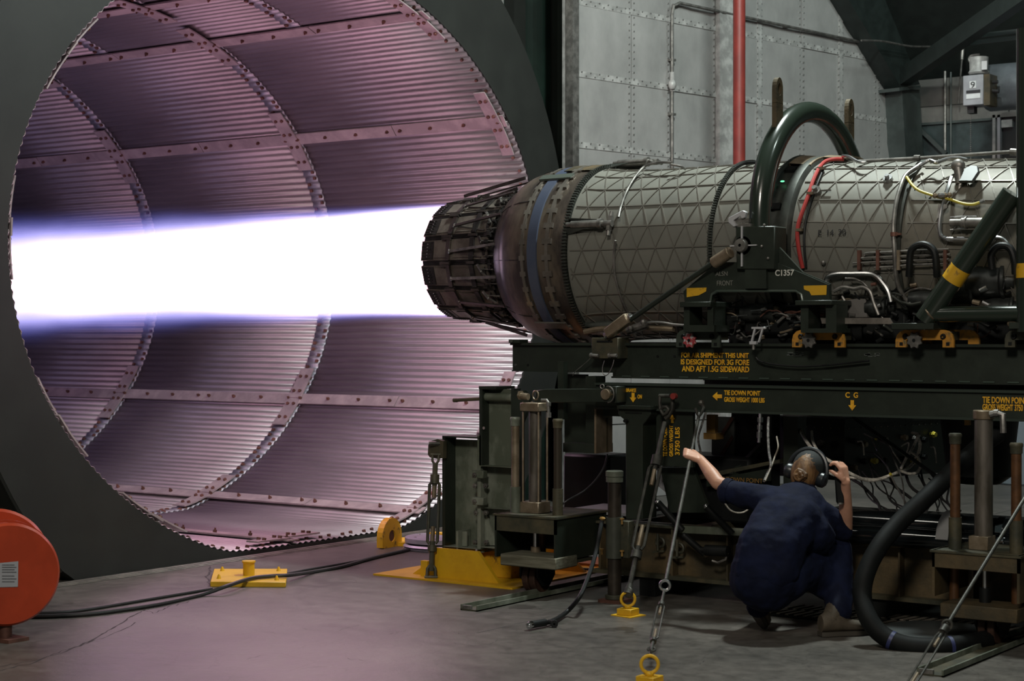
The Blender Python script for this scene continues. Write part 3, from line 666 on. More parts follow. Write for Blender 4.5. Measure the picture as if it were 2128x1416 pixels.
# ---- variable nozzle: 15 outer flaps with seals, hoops and links
m = MB(); rev(m, [(-8.02, .395), (-7.6, .43), (-7.36, .45), (-7.2, .45)], 60); m.obj('nozzle_liner', flap_dark, eng)
m = MB(); rev(m, [(-8.02, .40), (-7.5, .36), (-7.2, .36)], 60); m.obj('inner_nozzle', flap_dark, eng)
for k in range(15):
    c = 7+24*k
    rad_ = EN(0, c, 1)-EN(0, c, 0); tg = EN(0, c+90, 1)-EN(0, c+90, 0)
    def FP(x, dth, lift): 
        r0 = .430+(x+8.05)/(.55)*.040 if x < -7.5 else .47
        rr = (r0+lift)*cos(R(10))/cos(R(dth)) if abs(dth) <= 10 else (r0+lift)*cos(R(10))/cos(R(10))
        return EN(x, c+dth, rr)
    flapo = None
    def slab(x0, x1, d0, d1, l0, l1, name, m_, par):
        m = MB(); vs = [FP(x0, d0, l0), FP(x1, d0, l0), FP(x1, d1, l0), FP(x0, d1, l0), FP(x0, d0, l1), FP(x1, d0, l1), FP(x1, d1, l1), FP(x0, d1, l1)]
        m.add(vs, [(0, 3, 2, 1), (4, 5, 6, 7), (0, 1, 5, 4), (1, 2, 6, 5), (2, 3, 7, 6), (3, 0, 4, 7)]); return m.obj(name, m_, par, smooth=False)
    flapo = slab(-8.05, -7.42, -9.6, 9.6, -.006, .008, 'nozzle_flap', flap, eng)
    slab(-8.035, -7.93, -8.6, 8.6, .008, .013, 'flap_tip', flap_dark, flapo)
    slab(-7.92, -7.80, -7.2, 7.6, .008, .014, 'flap_panel', flap, flapo)
    slab(-7.74, -7.56, -7.5, 7.0, .008, .012, 'flap_panel', flap, flapo)
    mm = MB()
    for q in range(6):
        dth = -7.4+q*2.9
        a = [FP(-8.04, dth, .014), FP(-7.96, dth, .014)]; mm.bar(a[0], a[1], .007, .008, rad_)
    mm.obj('tip_clips', flap_dark, flapo, smooth=False, kind='stuff')
    mm = MB()
    for q in range(5): mm.ball(FP(-7.985, -6+q*3, .017), .006, 6)
    mm.obj('clip_bolts', steel, flapo, kind='stuff')
    seal = slab(-8.04, -7.40, 9.8, 14.2, -.014, -.004, 'flap_seal', flap_dark, eng)
    mm = MB()
    for dth in (10.0, 11.4, 12.8, 14.0):
        mm.bar(EN(-8.04, c+dth, .427), EN(-7.42, c+dth, .471), .004, .010, rad_)
    mm.obj('seal_ridges', flap_dark, seal, smooth=False, kind='stuff')
    # hoop plates over seal and flap
    slab(-7.80, -7.765, -9.9, 9.9, .008, .026, 'hoop_plate', link_m, flapo)
    slab(-7.58, -7.54, -9.9, 9.9, .008, .022, 'hoop_plate', flap_dark, flapo)
    mm = MB(); mm.obox(EN(-7.80, c+12, .468), (.045, 0, 0), rad_*.012, tg*.010); mm.obox(EN(-7.80, c+9.5, .47), (.04, 0, 0), rad_*.01, tg*.008); mm.obj('hinge_yoke', link_m, seal)
    mm = MB(); mm.obox(EN(-7.56, c+12, .480), (.035, 0, 0), rad_*.012, tg*.010); mm.obj('hinge_yoke', link_m, seal)
    # drive link to the shroud
    mm = MB(); p = EN(-7.76, c-2, .472); q = EN(-7.30, c+1, .555)
    mm.bar(p, q, .020, .012, rad_); mm.ball(p, .013, 8); lk = mm.obj('drive_link', steel_dull if k in (0, 14) else link_m, eng)
    mm = MB(); mm.cyl(p-tg*.016, p+tg*.016, .009, 8); mm.obj('link_pin', steel, lk)
    # second thin link of the triangle
    mm = MB(); mm.bar(EN(-7.73, c-2, .462), EN(-7.47, c-8, .478), .010, .008, rad_); mm.obj('stay_link', link_m, eng)
    # bell cranks and actuator rods between flaps and shroud
    mm = MB(); p0 = EN(-7.50, c+10, .485); p1 = EN(-7.46, c+4, .500); p2 = EN(-7.42, c-2, .49)
    mm.bar(p0, p1, .014, .014, rad_); mm.bar(p1, p2, .012, .012, rad_); mm.ball(p1, .012, 8); mm.obj('bell_crank', steel_dull if k % 3 else link_m, eng)
    mm = MB(); mm.tube([EN(-7.47, c+6, .485), EN(-7.36, c+5.4, .49)], .005, 6); mm.tube([EN(-7.45, c-7, .48), EN(-7.34, c-7, .49)], .004, 6)
    mm.obj('actuator_rods', steel_dull, eng, kind='stuff')
m = MB()
for k in range(150):
    th = random.uniform(0, 360); x = random.uniform(-7.47, -7.35); r = random.uniform(.455, .50)
    rad_ = EN(0, th, 1)-EN(0, th, 0); tg = EN(0, th+90, 1)-EN(0, th+90, 0)
    m.obox(EN(x, th, r), (random.uniform(.006, .02), 0, 0), rad_*random.uniform(.006, .015), tg*random.uniform(.005, .016))
m.obj('linkage_hardware', flap_dark, eng, smooth=False, kind='stuff')
m = MB(); rev(m, [(-7.48, .44), (-7.47, .47), (-7.44, .475), (-7.43, .44)], 45); m.obj('unison_ring', flap_dark, eng)
# long external stays seen against the tube above and below the nozzle
for a, c_ in (((965, 408), (1092, 370)), ((952, 436), (1075, 392)), ((1010, 670), (1095, 697))):
    m = MB(); m.bar(PY(a[0], a[1], 10.35), PY(c_[0], c_[1], 10.35), .014, .022); m.obj('stay_link', link_m, eng)
# ---- nozzle actuators on the afterburner casing
def actuator(th, vis=True):
    rad_ = EN(0, th, 1)-EN(0, th, 0); tg = EN(0, th+90, 1)-EN(0, th+90, 0)
    g = bpy.data.objects.new('nozzle_actuator', None); col.objects.link(g); g.parent = eng; p = EN(-6.5, th, .65); g.location = p-V(eng.location)
    m = MB(); m.cyl(EN(-6.60, th, .645), EN(-6.36, th, .645), .026, 16); m.cyl(EN(-6.64, th, .645), EN(-6.60, th, .645), .018, 12); m.cyl(EN(-6.385, th, .645), EN(-6.355, th, .645), .034, 16); m.obj('barrel', steel_dull, g)
    m = MB(); m.bar(EN(-6.30, th+4.5, .64), EN(-6.30, th-4.5, .64), .026, .03, rad_); m.cyl(EN(-6.36, th, .64), EN(-6.28, th, .64), .022, 10); m.cyl(EN(-6.30, th-4.5, .64), EN(-6.30, th-7.5, .64), .014, 8); m.cyl(EN(-6.30, th+4.5, .64), EN(-6.30, th+7.5, .64), .014, 8); m.obj('end_fitting', steel_dull, g)
    m = MB()
    m.prism([EN(-6.66, th+4, .64), EN(-6.40, th+2.2, .64), EN(-6.40, th+3, .60), EN(-6.66, th+5, .60)], (0, 0, .01)); m.prism([EN(-6.66, th-6, .61), EN(-6.50, th-3, .64), EN(-6.38, th-3, .64), EN(-6.66, th-2, .64)], rad_*.006)
    m.obj('mount_bracket', rib_dark, g, smooth=False)
for th in (16.5, 88, 160, -128, -56): actuator(th)
def hose(name, pts, r, m_, par=eng, n=8, k=5, rr=.6):
    m = MB(); m.tube(SEs(pts, rr, k), r, n); return m.obj(name, m_, par)
hose('actuator_hose', [(1396, 338, .66), (1370, 338, .66), (1340, 346, .63), (1318, 370, .61), (1301, 400, .605), (1290, 430, .61), (1285, 452, .64)], .009, steel_dull)
hose('actuator_hose', [(1279, 500, .64), (1276, 530, .61), (1278, 570, .6), (1288, 610, .6), (1300, 640, .6), (1312, 662, .61)], .008, steel_dull)
hose('actuator_hose', [(1395, 342, .66), (1415, 346, .64), (1424, 352, .60)], .008, steel_dull)
# ---- pipes and hoses on the fan and forward casings
hose('red_hose', [(1752, 331), (1735, 331), (1717, 335), (1704, 347), (1691, 373), (1681, 403), (1668, 439), (1659, 467), (1657, 492), (1661, 525), (1668, 558)], .013, red_hose, rr=.612)['label'] = 'red hose running down the casing'
hose('black_hose', [(1712, 350), (1700, 378), (1688, 411), (1679, 441), (1672, 474), (1671, 510), (1675, 556)], .008, rubber, rr=.60)
for p in ((1704, 350), (1681, 402), (1659, 478)):
    m = MB(); q = SE(p[0]+3, p[1], .613); m.obox(q, (.02, 0, 0), (0, .016, 0), (0, 0, .009)); m.obj('hose_clamp', brown_steel, eng)
hose('bleed_pipe', [(1915, 341, .625), (1905, 348), (1883, 364), (1872, 388), (1863, 419), (1858, 456), (1857, 484), (1859, 520), (1861, 557), (1864, 582), (1873, 608), (1887, 626), (1912, 637)], .0145, steel_dull, rr=.622, n=10)
m = MB(); q = SE(1858, 487, .622); m.cyl(q-V((0, 0, .012)), q+V((0, 0, .012)), .022, 10); m.obox(q+V((.025, 0, 0)), (.02, 0, 0), (0, .008, 0), (0, 0, .006)); m.obj('pipe_clamp', rusty_bolt, eng)
hose('silver_pipe', [(1977, 368), (1972, 385), (1967, 400), (1962, 418), (1957, 436), (1954, 456), (1953, 475), (1956, 489), (1967, 496), (1990, 497), (2020, 497), (2060, 494), (2080, 496), (2092, 505), (2098, 520)], .013, steel, rr=.635, n=10)
hose('yellow_cable', [(1884, 368), (1897, 386), (1912, 397), (1938, 406), (1955, 411), (1973, 414), (2000, 423), (2022, 425), (2036, 421)], .009, yellow_cable, rr=.64)
m = MB(); q = SE(2036, 421, .64); q2 = SE(2046, 417, .64); m.cyl(q, q2, .010, 8); m.obj('cable_plug', steel, eng)
m = MB(); m.tube([PY(1780, 336, 10.25), PY(1908, 329, 10.25), PY(2010, 322, 10.25), PY(2112, 315, 10.25)], .011, 8); m.cyl(PY(2100, 316, 10.25), PY(2120, 317, 10.25), .022, 10); m.cyl(PY(1900, 329, 10.25), PY(1912, 329, 10.25), .02, 8); m.obj('top_pipe', steel_dull, eng)
hose('top_pipe', [(1751, 324, .63), (1765, 326, .64), (1783, 336, .64), (1800, 338, .64)], .010, steel, rr=.64)
hose('top_pipe', [(1912, 345, .65), (1930, 334, .66), (1945, 338, .66), (1958, 334, .66), (1972, 330, .66), (1992, 329, .66), (2010, 333, .66)], .012, steel, rr=.66)
hose('top_pipe', [(1550, 341, .60), (1580, 336, .615), (1600, 333, .62), (1615, 333, .62)], .010, steel, rr=.62)
hose('top_pipe', [(1520, 352, .60), (1545, 340, .61), (1570, 338, .615)], .010, rubber, rr=.61)
m = MB(); q = SE(1991, 344, .66); m.ball(q, .040, 14, (1.1, .8, 1)); m.cyl(q, q+V((.02, -.01, -.11)), .03, 12); m.cyl(q+V((.02, -.01, -.11)), q+V((.015, -.015, -.15)), .018, 10); m.obj('bleed_valve', steel_dull, eng)
m = MB(); P = [SE(*p, .66) for p in ((1990, 376), (1995, 372), (2004, 350), (2018, 343), (2031, 345), (2033, 356), (2020, 376))]; m.prism(P, (0, .03, -.01)); m.obj('control_plate', mat('plate_charcoal', (.07, .075, .075), .45, .2), eng, bev=.003)
m = MB(); q = SE(1958, 408, .655)
for dx in (-.045, -.015, .015, .045): m.ball(q+V((dx, -.0, .005)), .017, 8)
m.obj('cable_connectors', brown_steel, eng, kind='stuff'); m = MB(); m.ball(SE(1957, 406, .665), .018, 8, (1.5, 1, .9)); m.obj('cable_connector', steel, eng)
m = MB(); P = [SE(*p, .645) for p in ((1946, 452), (1950, 425), (1968, 424), (1968, 432), (1957, 438), (1953, 454))]; m.prism(P, (0, .02, 0)); m.obj('bracket', steel_dull, eng, smooth=False)
m = MB(); a = SE(1975, 463, .66); b_ = SE(2045, 463, .66); m.cyl(a, a+(b_-a)*.35, .022, 12); m.cyl(a+(b_-a)*.35, b_, .030, 14); m.cyl(a+(b_-a)*.46, a+(b_-a)*.5, .038, 14); m.obj('motor', steel_dull, eng)
for dy in (-11, 7, 15):
    hose('thin_pipe', [(1975, 463+dy), (2000, 461+dy), (2030, 460+dy)], .006, steel, rr=.63)
# rack of thin parallel pipes
for i, (r0, xa, xb) in enumerate(((526, 1796, 1972), (537, 1782, 1975), (547, 1772, 1972), (556, 1816, 1968))):
    pts = [(xa, r0+6 if i == 0 else r0+1), (xa+5, r0), (xa+45, r0-2), (1890, r0-5), (xb, r0-8)]
    hose('thin_pipe', pts, .0065, steel_dull, rr=.61+.004*i, n=6)
for xx in (1786, 1825, 1868, 1965):
    m = MB(); m.obox(SE(xx, 541, .615), (.010, 0, 0), (0, .012, 0), (0, 0, .06)); m.obj('pipe_comb', rusty_bolt if xx != 1868 else brown_steel, eng)
m = MB(); q = SE(1845, 371, .6); n_ = (q-V((q.x, EY, EZ))).normalized(); m.cyl(q-n_*.02, q+n_*.01, .030, 16); m.cyl(q+n_*.01, q+n_*.03, .014, 8); m.obj('port_cap', steel, eng)
m = MB(); q = SE(1696, 397, .6); n_ = (q-V((q.x, EY, EZ))).normalized(); m.cyl(q-n_*.02, q+n_*.012, .032, 14); m.cyl(q+n_*.01, q+n_*.04, .016, 8); m.bar(q+V((.03, 0, 0)), q+V((.10, 0, 0)), .01, .01); m.obj('port_cap', steel_dull, eng)
m = MB(); q = SE(1711, 546, .6); m.ball(q, .016, 8); m.obj('port_cap', steel_dull, eng)
hose('large_loop_hose', [(1889, 575, .67), (1890, 556, .67), (1892, 526, .67), (1901, 513, .67), (1918, 508, .67), (1934, 514, .67), (1943, 528, .67), (1946, 556, .67), (1947, 575, .66)], .021, rubber, rr=.67, n=10)
hose('large_loop_hose', [(2062, 560, .68), (2060, 530, .68), (2075, 512, .68), (2098, 515, .68), (2108, 540, .68), (2110, 570, .68)], .021, rubber, rr=.68, n=10)
text('E  14  20', SE(1700, 490, .602), SE(1757, 489, .602), eng, letter_k, h=.036, rot=(pi/2-R(8), 0, 0), bold=.0)
# ---- accessories slung under the engine
m = MB()
m.box((-5.5, 10.05, 1.62), (-2.6, 10.95, 1.80)); m.box((-5.35, 9.98, 1.70), (-4.9, 10.9, 1.9)); m.box((-4.55, 10.0, 1.66), (-4.25, 10.9, 1.86)); m.obj('gearbox', rubber, eng, bev=.02)
for (px, py, l, r) in ((1520, 668, .10, .05), (1585, 650, .14, .06), (1700, 660, .12, .05), (1830, 640, .09, .06), (1925, 625, .10, .07), (2000, 600, .12, .09), (2060, 585, .14, .10), (1985, 560, .08, .04), (2085, 640, .1, .06)):
    q = PY(px, py, 9.98); m = MB(); m.lathe([(-l, .01), (-l, r*.8), (-l*.5, r), (l*.4, r), (l*.5, r*1.12), (l*.62, r*1.12), (l*.64, r*.6), (l, r*.6), (l, .01)], q, (1, .15, 0), 16); m.obj('accessory_housing', mat('accessory_dark', (.035, .038, .036), .4, .5, noise=.4, nscale=12), eng)
def junkpipe(a, b_, sag, r, m_, Y=9.92, nm='fuel_pipe'):
    p, q = PY(*a, Y), PY(*b_, Y+random.uniform(-.05, .05)); mid = (p+q)/2+V((0, random.uniform(-.03, .03), sag)); m = MB(); m.tube(smoothpath([p, p+(mid-p)*.6+V((0, 0, sag*.4)), mid, q+(mid-q)*.6+V((0, 0, sag*.4)), q], 4), r, 6); return m.obj(nm, m_, eng)
hose2 = MB(); hose2.tube(smoothpath([PY(*p, 9.9) for p in ((1716, 592), (1720, 577), (1738, 570), (1770, 569), (1805, 569), (1822, 575), (1836, 590), (1846, 606), (1852, 628))], 5), .017, 10); hose2.obj('fuel_pipe', steel, eng)
hose2 = MB(); hose2.tube(smoothpath([PY(*p, 9.88) for p in ((1732, 606), (1752, 597), (1775, 600), (1793, 597), (1808, 606), (1816, 630), (1826, 655))], 5), .012, 8); hose2.obj('fuel_pipe', steel_dull, eng)
cols = [steel_dull, rubber, brown_steel, rusty_bolt, rubber, steel_dull, rubber, rib_dark]
for i in range(70):
    x = random.uniform(1490, 2110); y = random.uniform(585 if x > 1730 else 632, 705); dx = random.uniform(-60, 60); dy = random.uniform(-26, 26)
    junkpipe((x, y), (min(2125, x+dx), max(575, min(708, y+dy))), random.uniform(-.05, .05), random.choice((.004, .005, .007, .009)), cols[i % 8], Y=random.uniform(9.9, 10.0))
for i in range(60):
    x = random.uniform(1490, 2110); y = random.uniform(590 if x > 1730 else 640, 705); q = PY(x, y, random.uniform(9.88, 9.98)); s_ = random.uniform(.008, .022)
    m = MB(); m.cyl(q-V((s_, 0, random.uniform(-s_, s_))), q+V((s_, 0, 0)), s_*.7, 8); m.obj('pipe_fitting', cols[i % 5] if i % 4 else steel, eng)
for i in range(3):
    x = (1560, 1520, 1650)[i]; hose2 = MB(); hose2.bar(PY(x, 646+i*12, 9.87), PY(x+34, 643+i*12, 9.87), .008, .006); hose2.obj('bonding_strip', steel, eng)
m = MB(); m.prism([PY(*p, 9.93) for p in ((1752, 625), (1798, 618), (1803, 660), (1750, 661))], (0, .12, 0)); m.obj('fluid_tank', mat('tank_grey', (.16, .15, .14), .45, .3), eng, bev=.004)
# rear lower fittings by the strut
hose2 = MB(); hose2.tube(smoothpath([PY(*p, 9.95) for p in ((1333, 676), (1350, 670), (1375, 670), (1400, 674), (1425, 676))], 4), .009, 8); hose2.obj('drain_pipe', steel, eng)
hose2 = MB(); hose2.tube(smoothpath([PY(*p, 9.98) for p in ((1215, 690), (1250, 684), (1300, 684), (1340, 682), (1400, 684))], 4), .020, 8); hose2.obj('drain_pipe', brown_steel, eng)
m = MB(); m.cyl(PY(1305, 688, 9.95), PY(1345, 674, 9.95), .03, 10); m.ball(PY(1337, 670, 9.93), .022, 8); m.ball(PY(1311, 684, 9.92), .024, 8); m.obj('drain_valve', steel_dull, eng)
# ================================================================== RAILS AND TRAILER
def pbox(m, a, c, Y, depth):               # box whose front face on plane Y spans two corners given by sight lines
    p, q = PY(*a, Y), PY(*c, Y); x0, x1 = sorted((p.x, q.x)); z0, z1 = sorted((p.z, q.z))
    return m.box((x0, Y, z0), (x1, Y+depth, z1))
def pprism(m, pts, Y, depth): return m.prism([PY(*p, Y) for p in pts], (0, depth, 0))
# ---- upper rail (engine adapter)
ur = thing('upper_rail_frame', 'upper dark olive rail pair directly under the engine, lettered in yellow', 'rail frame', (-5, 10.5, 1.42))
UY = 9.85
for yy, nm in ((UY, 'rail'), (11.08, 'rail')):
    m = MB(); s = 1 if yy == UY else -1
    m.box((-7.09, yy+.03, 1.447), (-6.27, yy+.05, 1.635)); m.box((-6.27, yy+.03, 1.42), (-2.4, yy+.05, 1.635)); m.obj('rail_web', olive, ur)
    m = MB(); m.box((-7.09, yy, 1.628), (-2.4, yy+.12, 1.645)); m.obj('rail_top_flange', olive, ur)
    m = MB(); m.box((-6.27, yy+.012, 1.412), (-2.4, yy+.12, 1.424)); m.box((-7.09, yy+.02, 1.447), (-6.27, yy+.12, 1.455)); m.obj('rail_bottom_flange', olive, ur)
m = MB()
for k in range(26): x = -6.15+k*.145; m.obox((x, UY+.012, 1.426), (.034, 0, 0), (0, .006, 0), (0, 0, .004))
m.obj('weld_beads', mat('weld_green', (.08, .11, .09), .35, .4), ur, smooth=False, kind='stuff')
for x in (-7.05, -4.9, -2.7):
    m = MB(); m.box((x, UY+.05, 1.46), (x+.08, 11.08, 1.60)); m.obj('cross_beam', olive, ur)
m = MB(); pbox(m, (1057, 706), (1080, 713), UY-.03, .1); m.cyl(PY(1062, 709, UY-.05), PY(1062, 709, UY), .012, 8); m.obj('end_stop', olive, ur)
for p in ((1071, 759), (1097, 759), (1367, 741), (1402, 741)):
    q = PY(*p, UY+.03); m = MB(); m.cyl(q-V((0, .004, 0)), q+V((0, .01, 0)), .009, 8); m.obj('bolt_hole', steel if p[0] == 1071 else rubber, ur)
tx = [('FOR AIR SHIPMENT THIS UNIT', 1416, 743.5, 1556, 9.5), ('IS DESIGNED FOR 3G FORE', 1415, 758, 1557, 10.5), ('AND AFT 1.5G SIDEWARD', 1417, 772.5, 1557, 11)]
for body, xa, yb, xb, hh in tx:
    p0 = PY(xa, yb, UY+.026); p1 = PY(xb, yb, UY+.026); text(body, p0, V((p1.x, p1.y, p0.z)), ur, letter_y, h=hh/292, bold=.028)
for xa, xb, yb in ((1640, 1668, 740), (1798, 1825, 742)):
    m = MB()
    for k in range(14): q = PY(random.uniform(xa, xb), random.uniform(yb-8, yb), UY+.028); m.obox(q, (random.uniform(.004, .02), 0, 0), (0, .001, 0), (0, 0, random.uniform(.002, .006)))
    m.obj('faint_stencil', mat('faded_stencil', (.06, .07, .062), .6), ur, smooth=False, kind='stuff')
t = thing('safety_cable', 'slack dark cable draped along the face of the upper rail', 'cable', PY(1560, 738, UY-.02))
m = MB(); m.tube(smoothpath([PY(*p, UY-.01) for p in ((1571, 743), (1580, 751), (1610, 758), (1660, 762), (1710, 760), (1760, 755), (1806, 750))]), .007, 6); m.obj('cable_strand', rubber, t)
# olive coupling box with lock pins on the rail
t = thing('rail_coupling_box', 'weathered olive slotted box clamped over the upper rail below the strut foot', 'coupling box', PY(1257, 745, 9.78))
m = MB(); pbox(m, (1229, 702), (1284, 746), 9.76, .14); m.obj('box_body', olive_dirty, t, bev=.004)
m = MB(); pbox(m, (1240, 708), (1272, 712), 9.755, .01); m.obj('slot', rubber, t)
for px in (1230, 1268):
    m = MB(); a = PY(px, 739, 9.74); m.cyl(a, a+V((.05, 0, -.002)), .012, 8); m.cyl(a+V((-.012, 0, 0)), a+V((.004, 0, 0)), .017, 8); m.obj('lock_pin', steel_dull, t)
m = MB(); m.tube(smoothpath([PY(*p, 9.76) for p in ((1256, 750), (1252, 765), (1253, 776), (1259, 781), (1266, 775), (1273, 760), (1276, 748)) ]), .003, 5); m.obj('lanyard', steel_dull, t)
m = MB(); m.tube(smoothpath([PY(*p, 9.80) for p in ((1231, 740), (1222, 750), (1208, 762), (1196, 772), (1190, 781))]), .003, 5); m.obj('lanyard', steel_dull, t)
# ---- diagonal strut from coupling box up to the trunnion
t = thing('diagonal_strut', 'long thin dark strut with bronze turned sleeves at both ends beside the engine', 'strut', PY(1275, 696, 9.72))
a, c_ = PY(1272, 690, 9.74), PY(1516, 524, 9.62)
m = MB(); m.cyl(a, c_, .018, 12); m.obj('rod', olive, t)
d_ = (c_-a).normalized(); up = V((0, 0, 1)); sd = d_.cross(V((0, 1, 0))).normalized()
m = MB(); p0, p1 = PY(1263, 694, 9.74), PY(1308, 660, 9.72); m.bar(p0, p1, .07, .07, (0, 1, 0)); m.obj('end_sleeve', brown_steel, t, bev=.008)['label'] = 'bronze square end block'
m = MB(); m.cyl(p0-(p1-p0)*.12, p0, .022, 10); m.cyl(p1, p1+(p1-p0)*.08, .024, 10); m.obj('end_bolt', steel, t)
m = MB(); p0, p1 = PY(1483, 547, 9.64), PY(1518, 524, 9.62); m.cyl(p0, p1, .038, 16); m.obj('end_sleeve', brown_steel, t, bev=.004)
# ---- trunnion stand: arch, lugs, pillow block, gusseted base, feet
es = thing('engine_support_arch', 'dark green tubular lifting arch over the engine on a triangular gusset base', 'support stand', (-5.1, 10.5, 1.65))
ax, r_ = -5.11, .068
pts = [V((ax, 9.75, 2.0)), V((ax, 9.75, 2.2))]+[V((ax, 10.5-.75*cos(R(t_)), 2.42+.735*sin(R(t_)))) for t_ in range(0, 181, 6)]+[V((ax, 11.25, 2.2)), V((ax, 11.25, 2.0))]
m = MB(); m.tube(pts, r_, 24); m.obj('arch_tube', mat('gloss_olive', (.018, .026, .019), .22, 0, spec=.6, coat=.3), es)
m = MB(); m.tube([V((ax+.045, 10.5-(10.5-p.y)*(.75-.052)/.75, p.z-(.045 if p.z > 2.6 else 0))) for p in pts[3:-3]], .008, 6); m.obj('weld_seam', rusty_bolt, es)
for yy, zl in ((9.99, 3.02), (11.05, 3.0)):
    pl = []; cy, w_ = yy, .045; zt_ = zl+.26
    pl = [(cy-w_, zl-.10), (cy-w_, zt_)]+[(cy-w_*cos(R(a_)), zt_+w_*sin(R(a_))) for a_ in range(30, 180, 30)]+[(cy+w_, zt_), (cy+w_, zl-.04)]
    # ring-shaped eye: outer outline minus hole, built as a strip of quads
    n = 20; vs = []; fs = []
    hc = (cy, zt_-.03)
    for x in (ax-.016, ax+.016):
        for i in range(n):
            a_ = 2*pi*i/n; c1_, s1_ = cos(a_), sin(a_)
            vs.append((x, hc[0]+.024*c1_, hc[1]+.040*s1_))
            ry = w_*c1_/max(abs(c1_), abs(s1_)*.6+.001) if s1_ < 0 else w_*c1_
            rz = (-.09 if s1_ < 0 else .075)*(1 if s1_ >= 0 else 1)*abs(s1_)/max(abs(s1_), abs(c1_)*1.) if s1_ < 0 else .075*s1_
            ry = max(-w_, min(w_, ry)); vs.append((x, hc[0]+ry, hc[1]+rz))
    for i in range(n):
        j = (i+1) % n; o1 = 2*n
        fs += [(2*i, 2*i+1, 2*j+1, 2*j), (o1+2*i, o1+2*j, o1+2*j+1, o1+2*i+1), (2*i+1, o1+2*i+1, o1+2*j+1, 2*j+1), (2*i, 2*j, o1+2*j, o1+2*i)]
    m = MB(); m.add(vs, fs); m.box((ax-.016, cy-w_, zl-.12), (ax+.016, cy+w_, hc[1]-.088)); m.obj('lifting_lug', rust_olive, es, smooth=False)
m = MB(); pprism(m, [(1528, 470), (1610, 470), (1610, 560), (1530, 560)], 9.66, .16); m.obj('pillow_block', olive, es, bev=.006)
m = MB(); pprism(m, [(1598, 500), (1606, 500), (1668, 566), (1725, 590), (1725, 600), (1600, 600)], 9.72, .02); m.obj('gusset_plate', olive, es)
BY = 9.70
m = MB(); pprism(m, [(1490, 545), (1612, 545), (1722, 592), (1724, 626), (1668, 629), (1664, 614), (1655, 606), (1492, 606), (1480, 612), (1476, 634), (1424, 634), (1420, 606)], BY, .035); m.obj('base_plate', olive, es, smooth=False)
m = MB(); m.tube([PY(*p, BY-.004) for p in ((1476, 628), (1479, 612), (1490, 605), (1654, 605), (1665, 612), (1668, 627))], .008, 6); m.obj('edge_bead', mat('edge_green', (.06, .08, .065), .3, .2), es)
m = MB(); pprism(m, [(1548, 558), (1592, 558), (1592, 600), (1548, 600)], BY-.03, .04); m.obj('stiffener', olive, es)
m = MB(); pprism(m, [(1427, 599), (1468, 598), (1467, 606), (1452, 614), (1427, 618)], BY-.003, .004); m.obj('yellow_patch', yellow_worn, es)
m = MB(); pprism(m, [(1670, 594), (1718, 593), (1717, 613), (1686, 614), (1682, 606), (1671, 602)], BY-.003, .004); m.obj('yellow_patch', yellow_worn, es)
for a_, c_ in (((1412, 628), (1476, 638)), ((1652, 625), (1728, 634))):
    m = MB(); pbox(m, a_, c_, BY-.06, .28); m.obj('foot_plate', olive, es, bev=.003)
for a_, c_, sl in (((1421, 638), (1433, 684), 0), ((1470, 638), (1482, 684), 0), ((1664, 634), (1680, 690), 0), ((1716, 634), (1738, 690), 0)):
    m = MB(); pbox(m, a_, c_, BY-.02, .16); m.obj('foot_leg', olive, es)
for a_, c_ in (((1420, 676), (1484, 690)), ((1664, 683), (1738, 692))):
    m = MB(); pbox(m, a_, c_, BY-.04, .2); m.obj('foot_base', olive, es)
text('C1357', PY(1611, 574, BY-.002), PY(1650, 574, BY-.002)*1, es, letter_w, h=11/292, bold=.02)
for nm_, a_, b_, yb, hh in (('ALSN', 1487, 1512, 574, 8), ('FRONT', 1490, 1523, 594, 9)):
    p0 = PY(a_, yb, BY-.002); p1 = PY(b_, yb, BY-.002); text(nm_, p0, V((p1.x, p1.y, p0.z)), es, mat('worn_stencil', (.16, .16, .14), .6), h=hh/292, bold=.0)
# trunnion lock: knob, T bars, bright shackle
q = PY(1537, 510, 9.62)
m = MB(); m.lathe([(0, .010), (0, .038), (.012, .044), (.03, .044), (.04, .026), (.09, .026)], q, (0, 1, 0), 20); m.lathe([(.04, .0), (.04, .058), (.09, .064)], q, (0, 1, 0), 20); m.obj('lock_knob', steel_dull, es)
m = MB(); m.bar(q+V((-.085, .035, .0)), q+V((.10, .035, .0)), .008, .010, (0, 1, 0)); m.obj('cross_bar', handle_m, es)
m = MB(); m.bar(q+V((0, .03, -.13)), q+V((0, .03, .12)), .010, .012, (0, 1, 0)); m.obj('cross_bar', handle_m, es)
m = MB(); m.prism([PY(*p, 9.64) for p in ((1513, 453), (1543, 437), (1550, 441), (1548, 452), (1541, 455), (1538, 449), (1523, 458), (1530, 469), (1524, 472), (1513, 462))], (0, .03, 0)); m.obj('latch_handle', handle_m, es, bev=.003)['label'] = 'bright latch handle'
m = MB(); pbox(m, (1527, 455), (1556, 462), 9.66, .03); pbox(m, (1524, 466), (1560, 471), 9.66, .06); m.obj('latch_tongue', steel_dull, es)
for p in ((1583, 512), (1596, 537), (1588, 468)): m = MB(); m.ball(PY(*p, 9.655), .010, 8); m.obj('bolt_head', steel_dull, es)
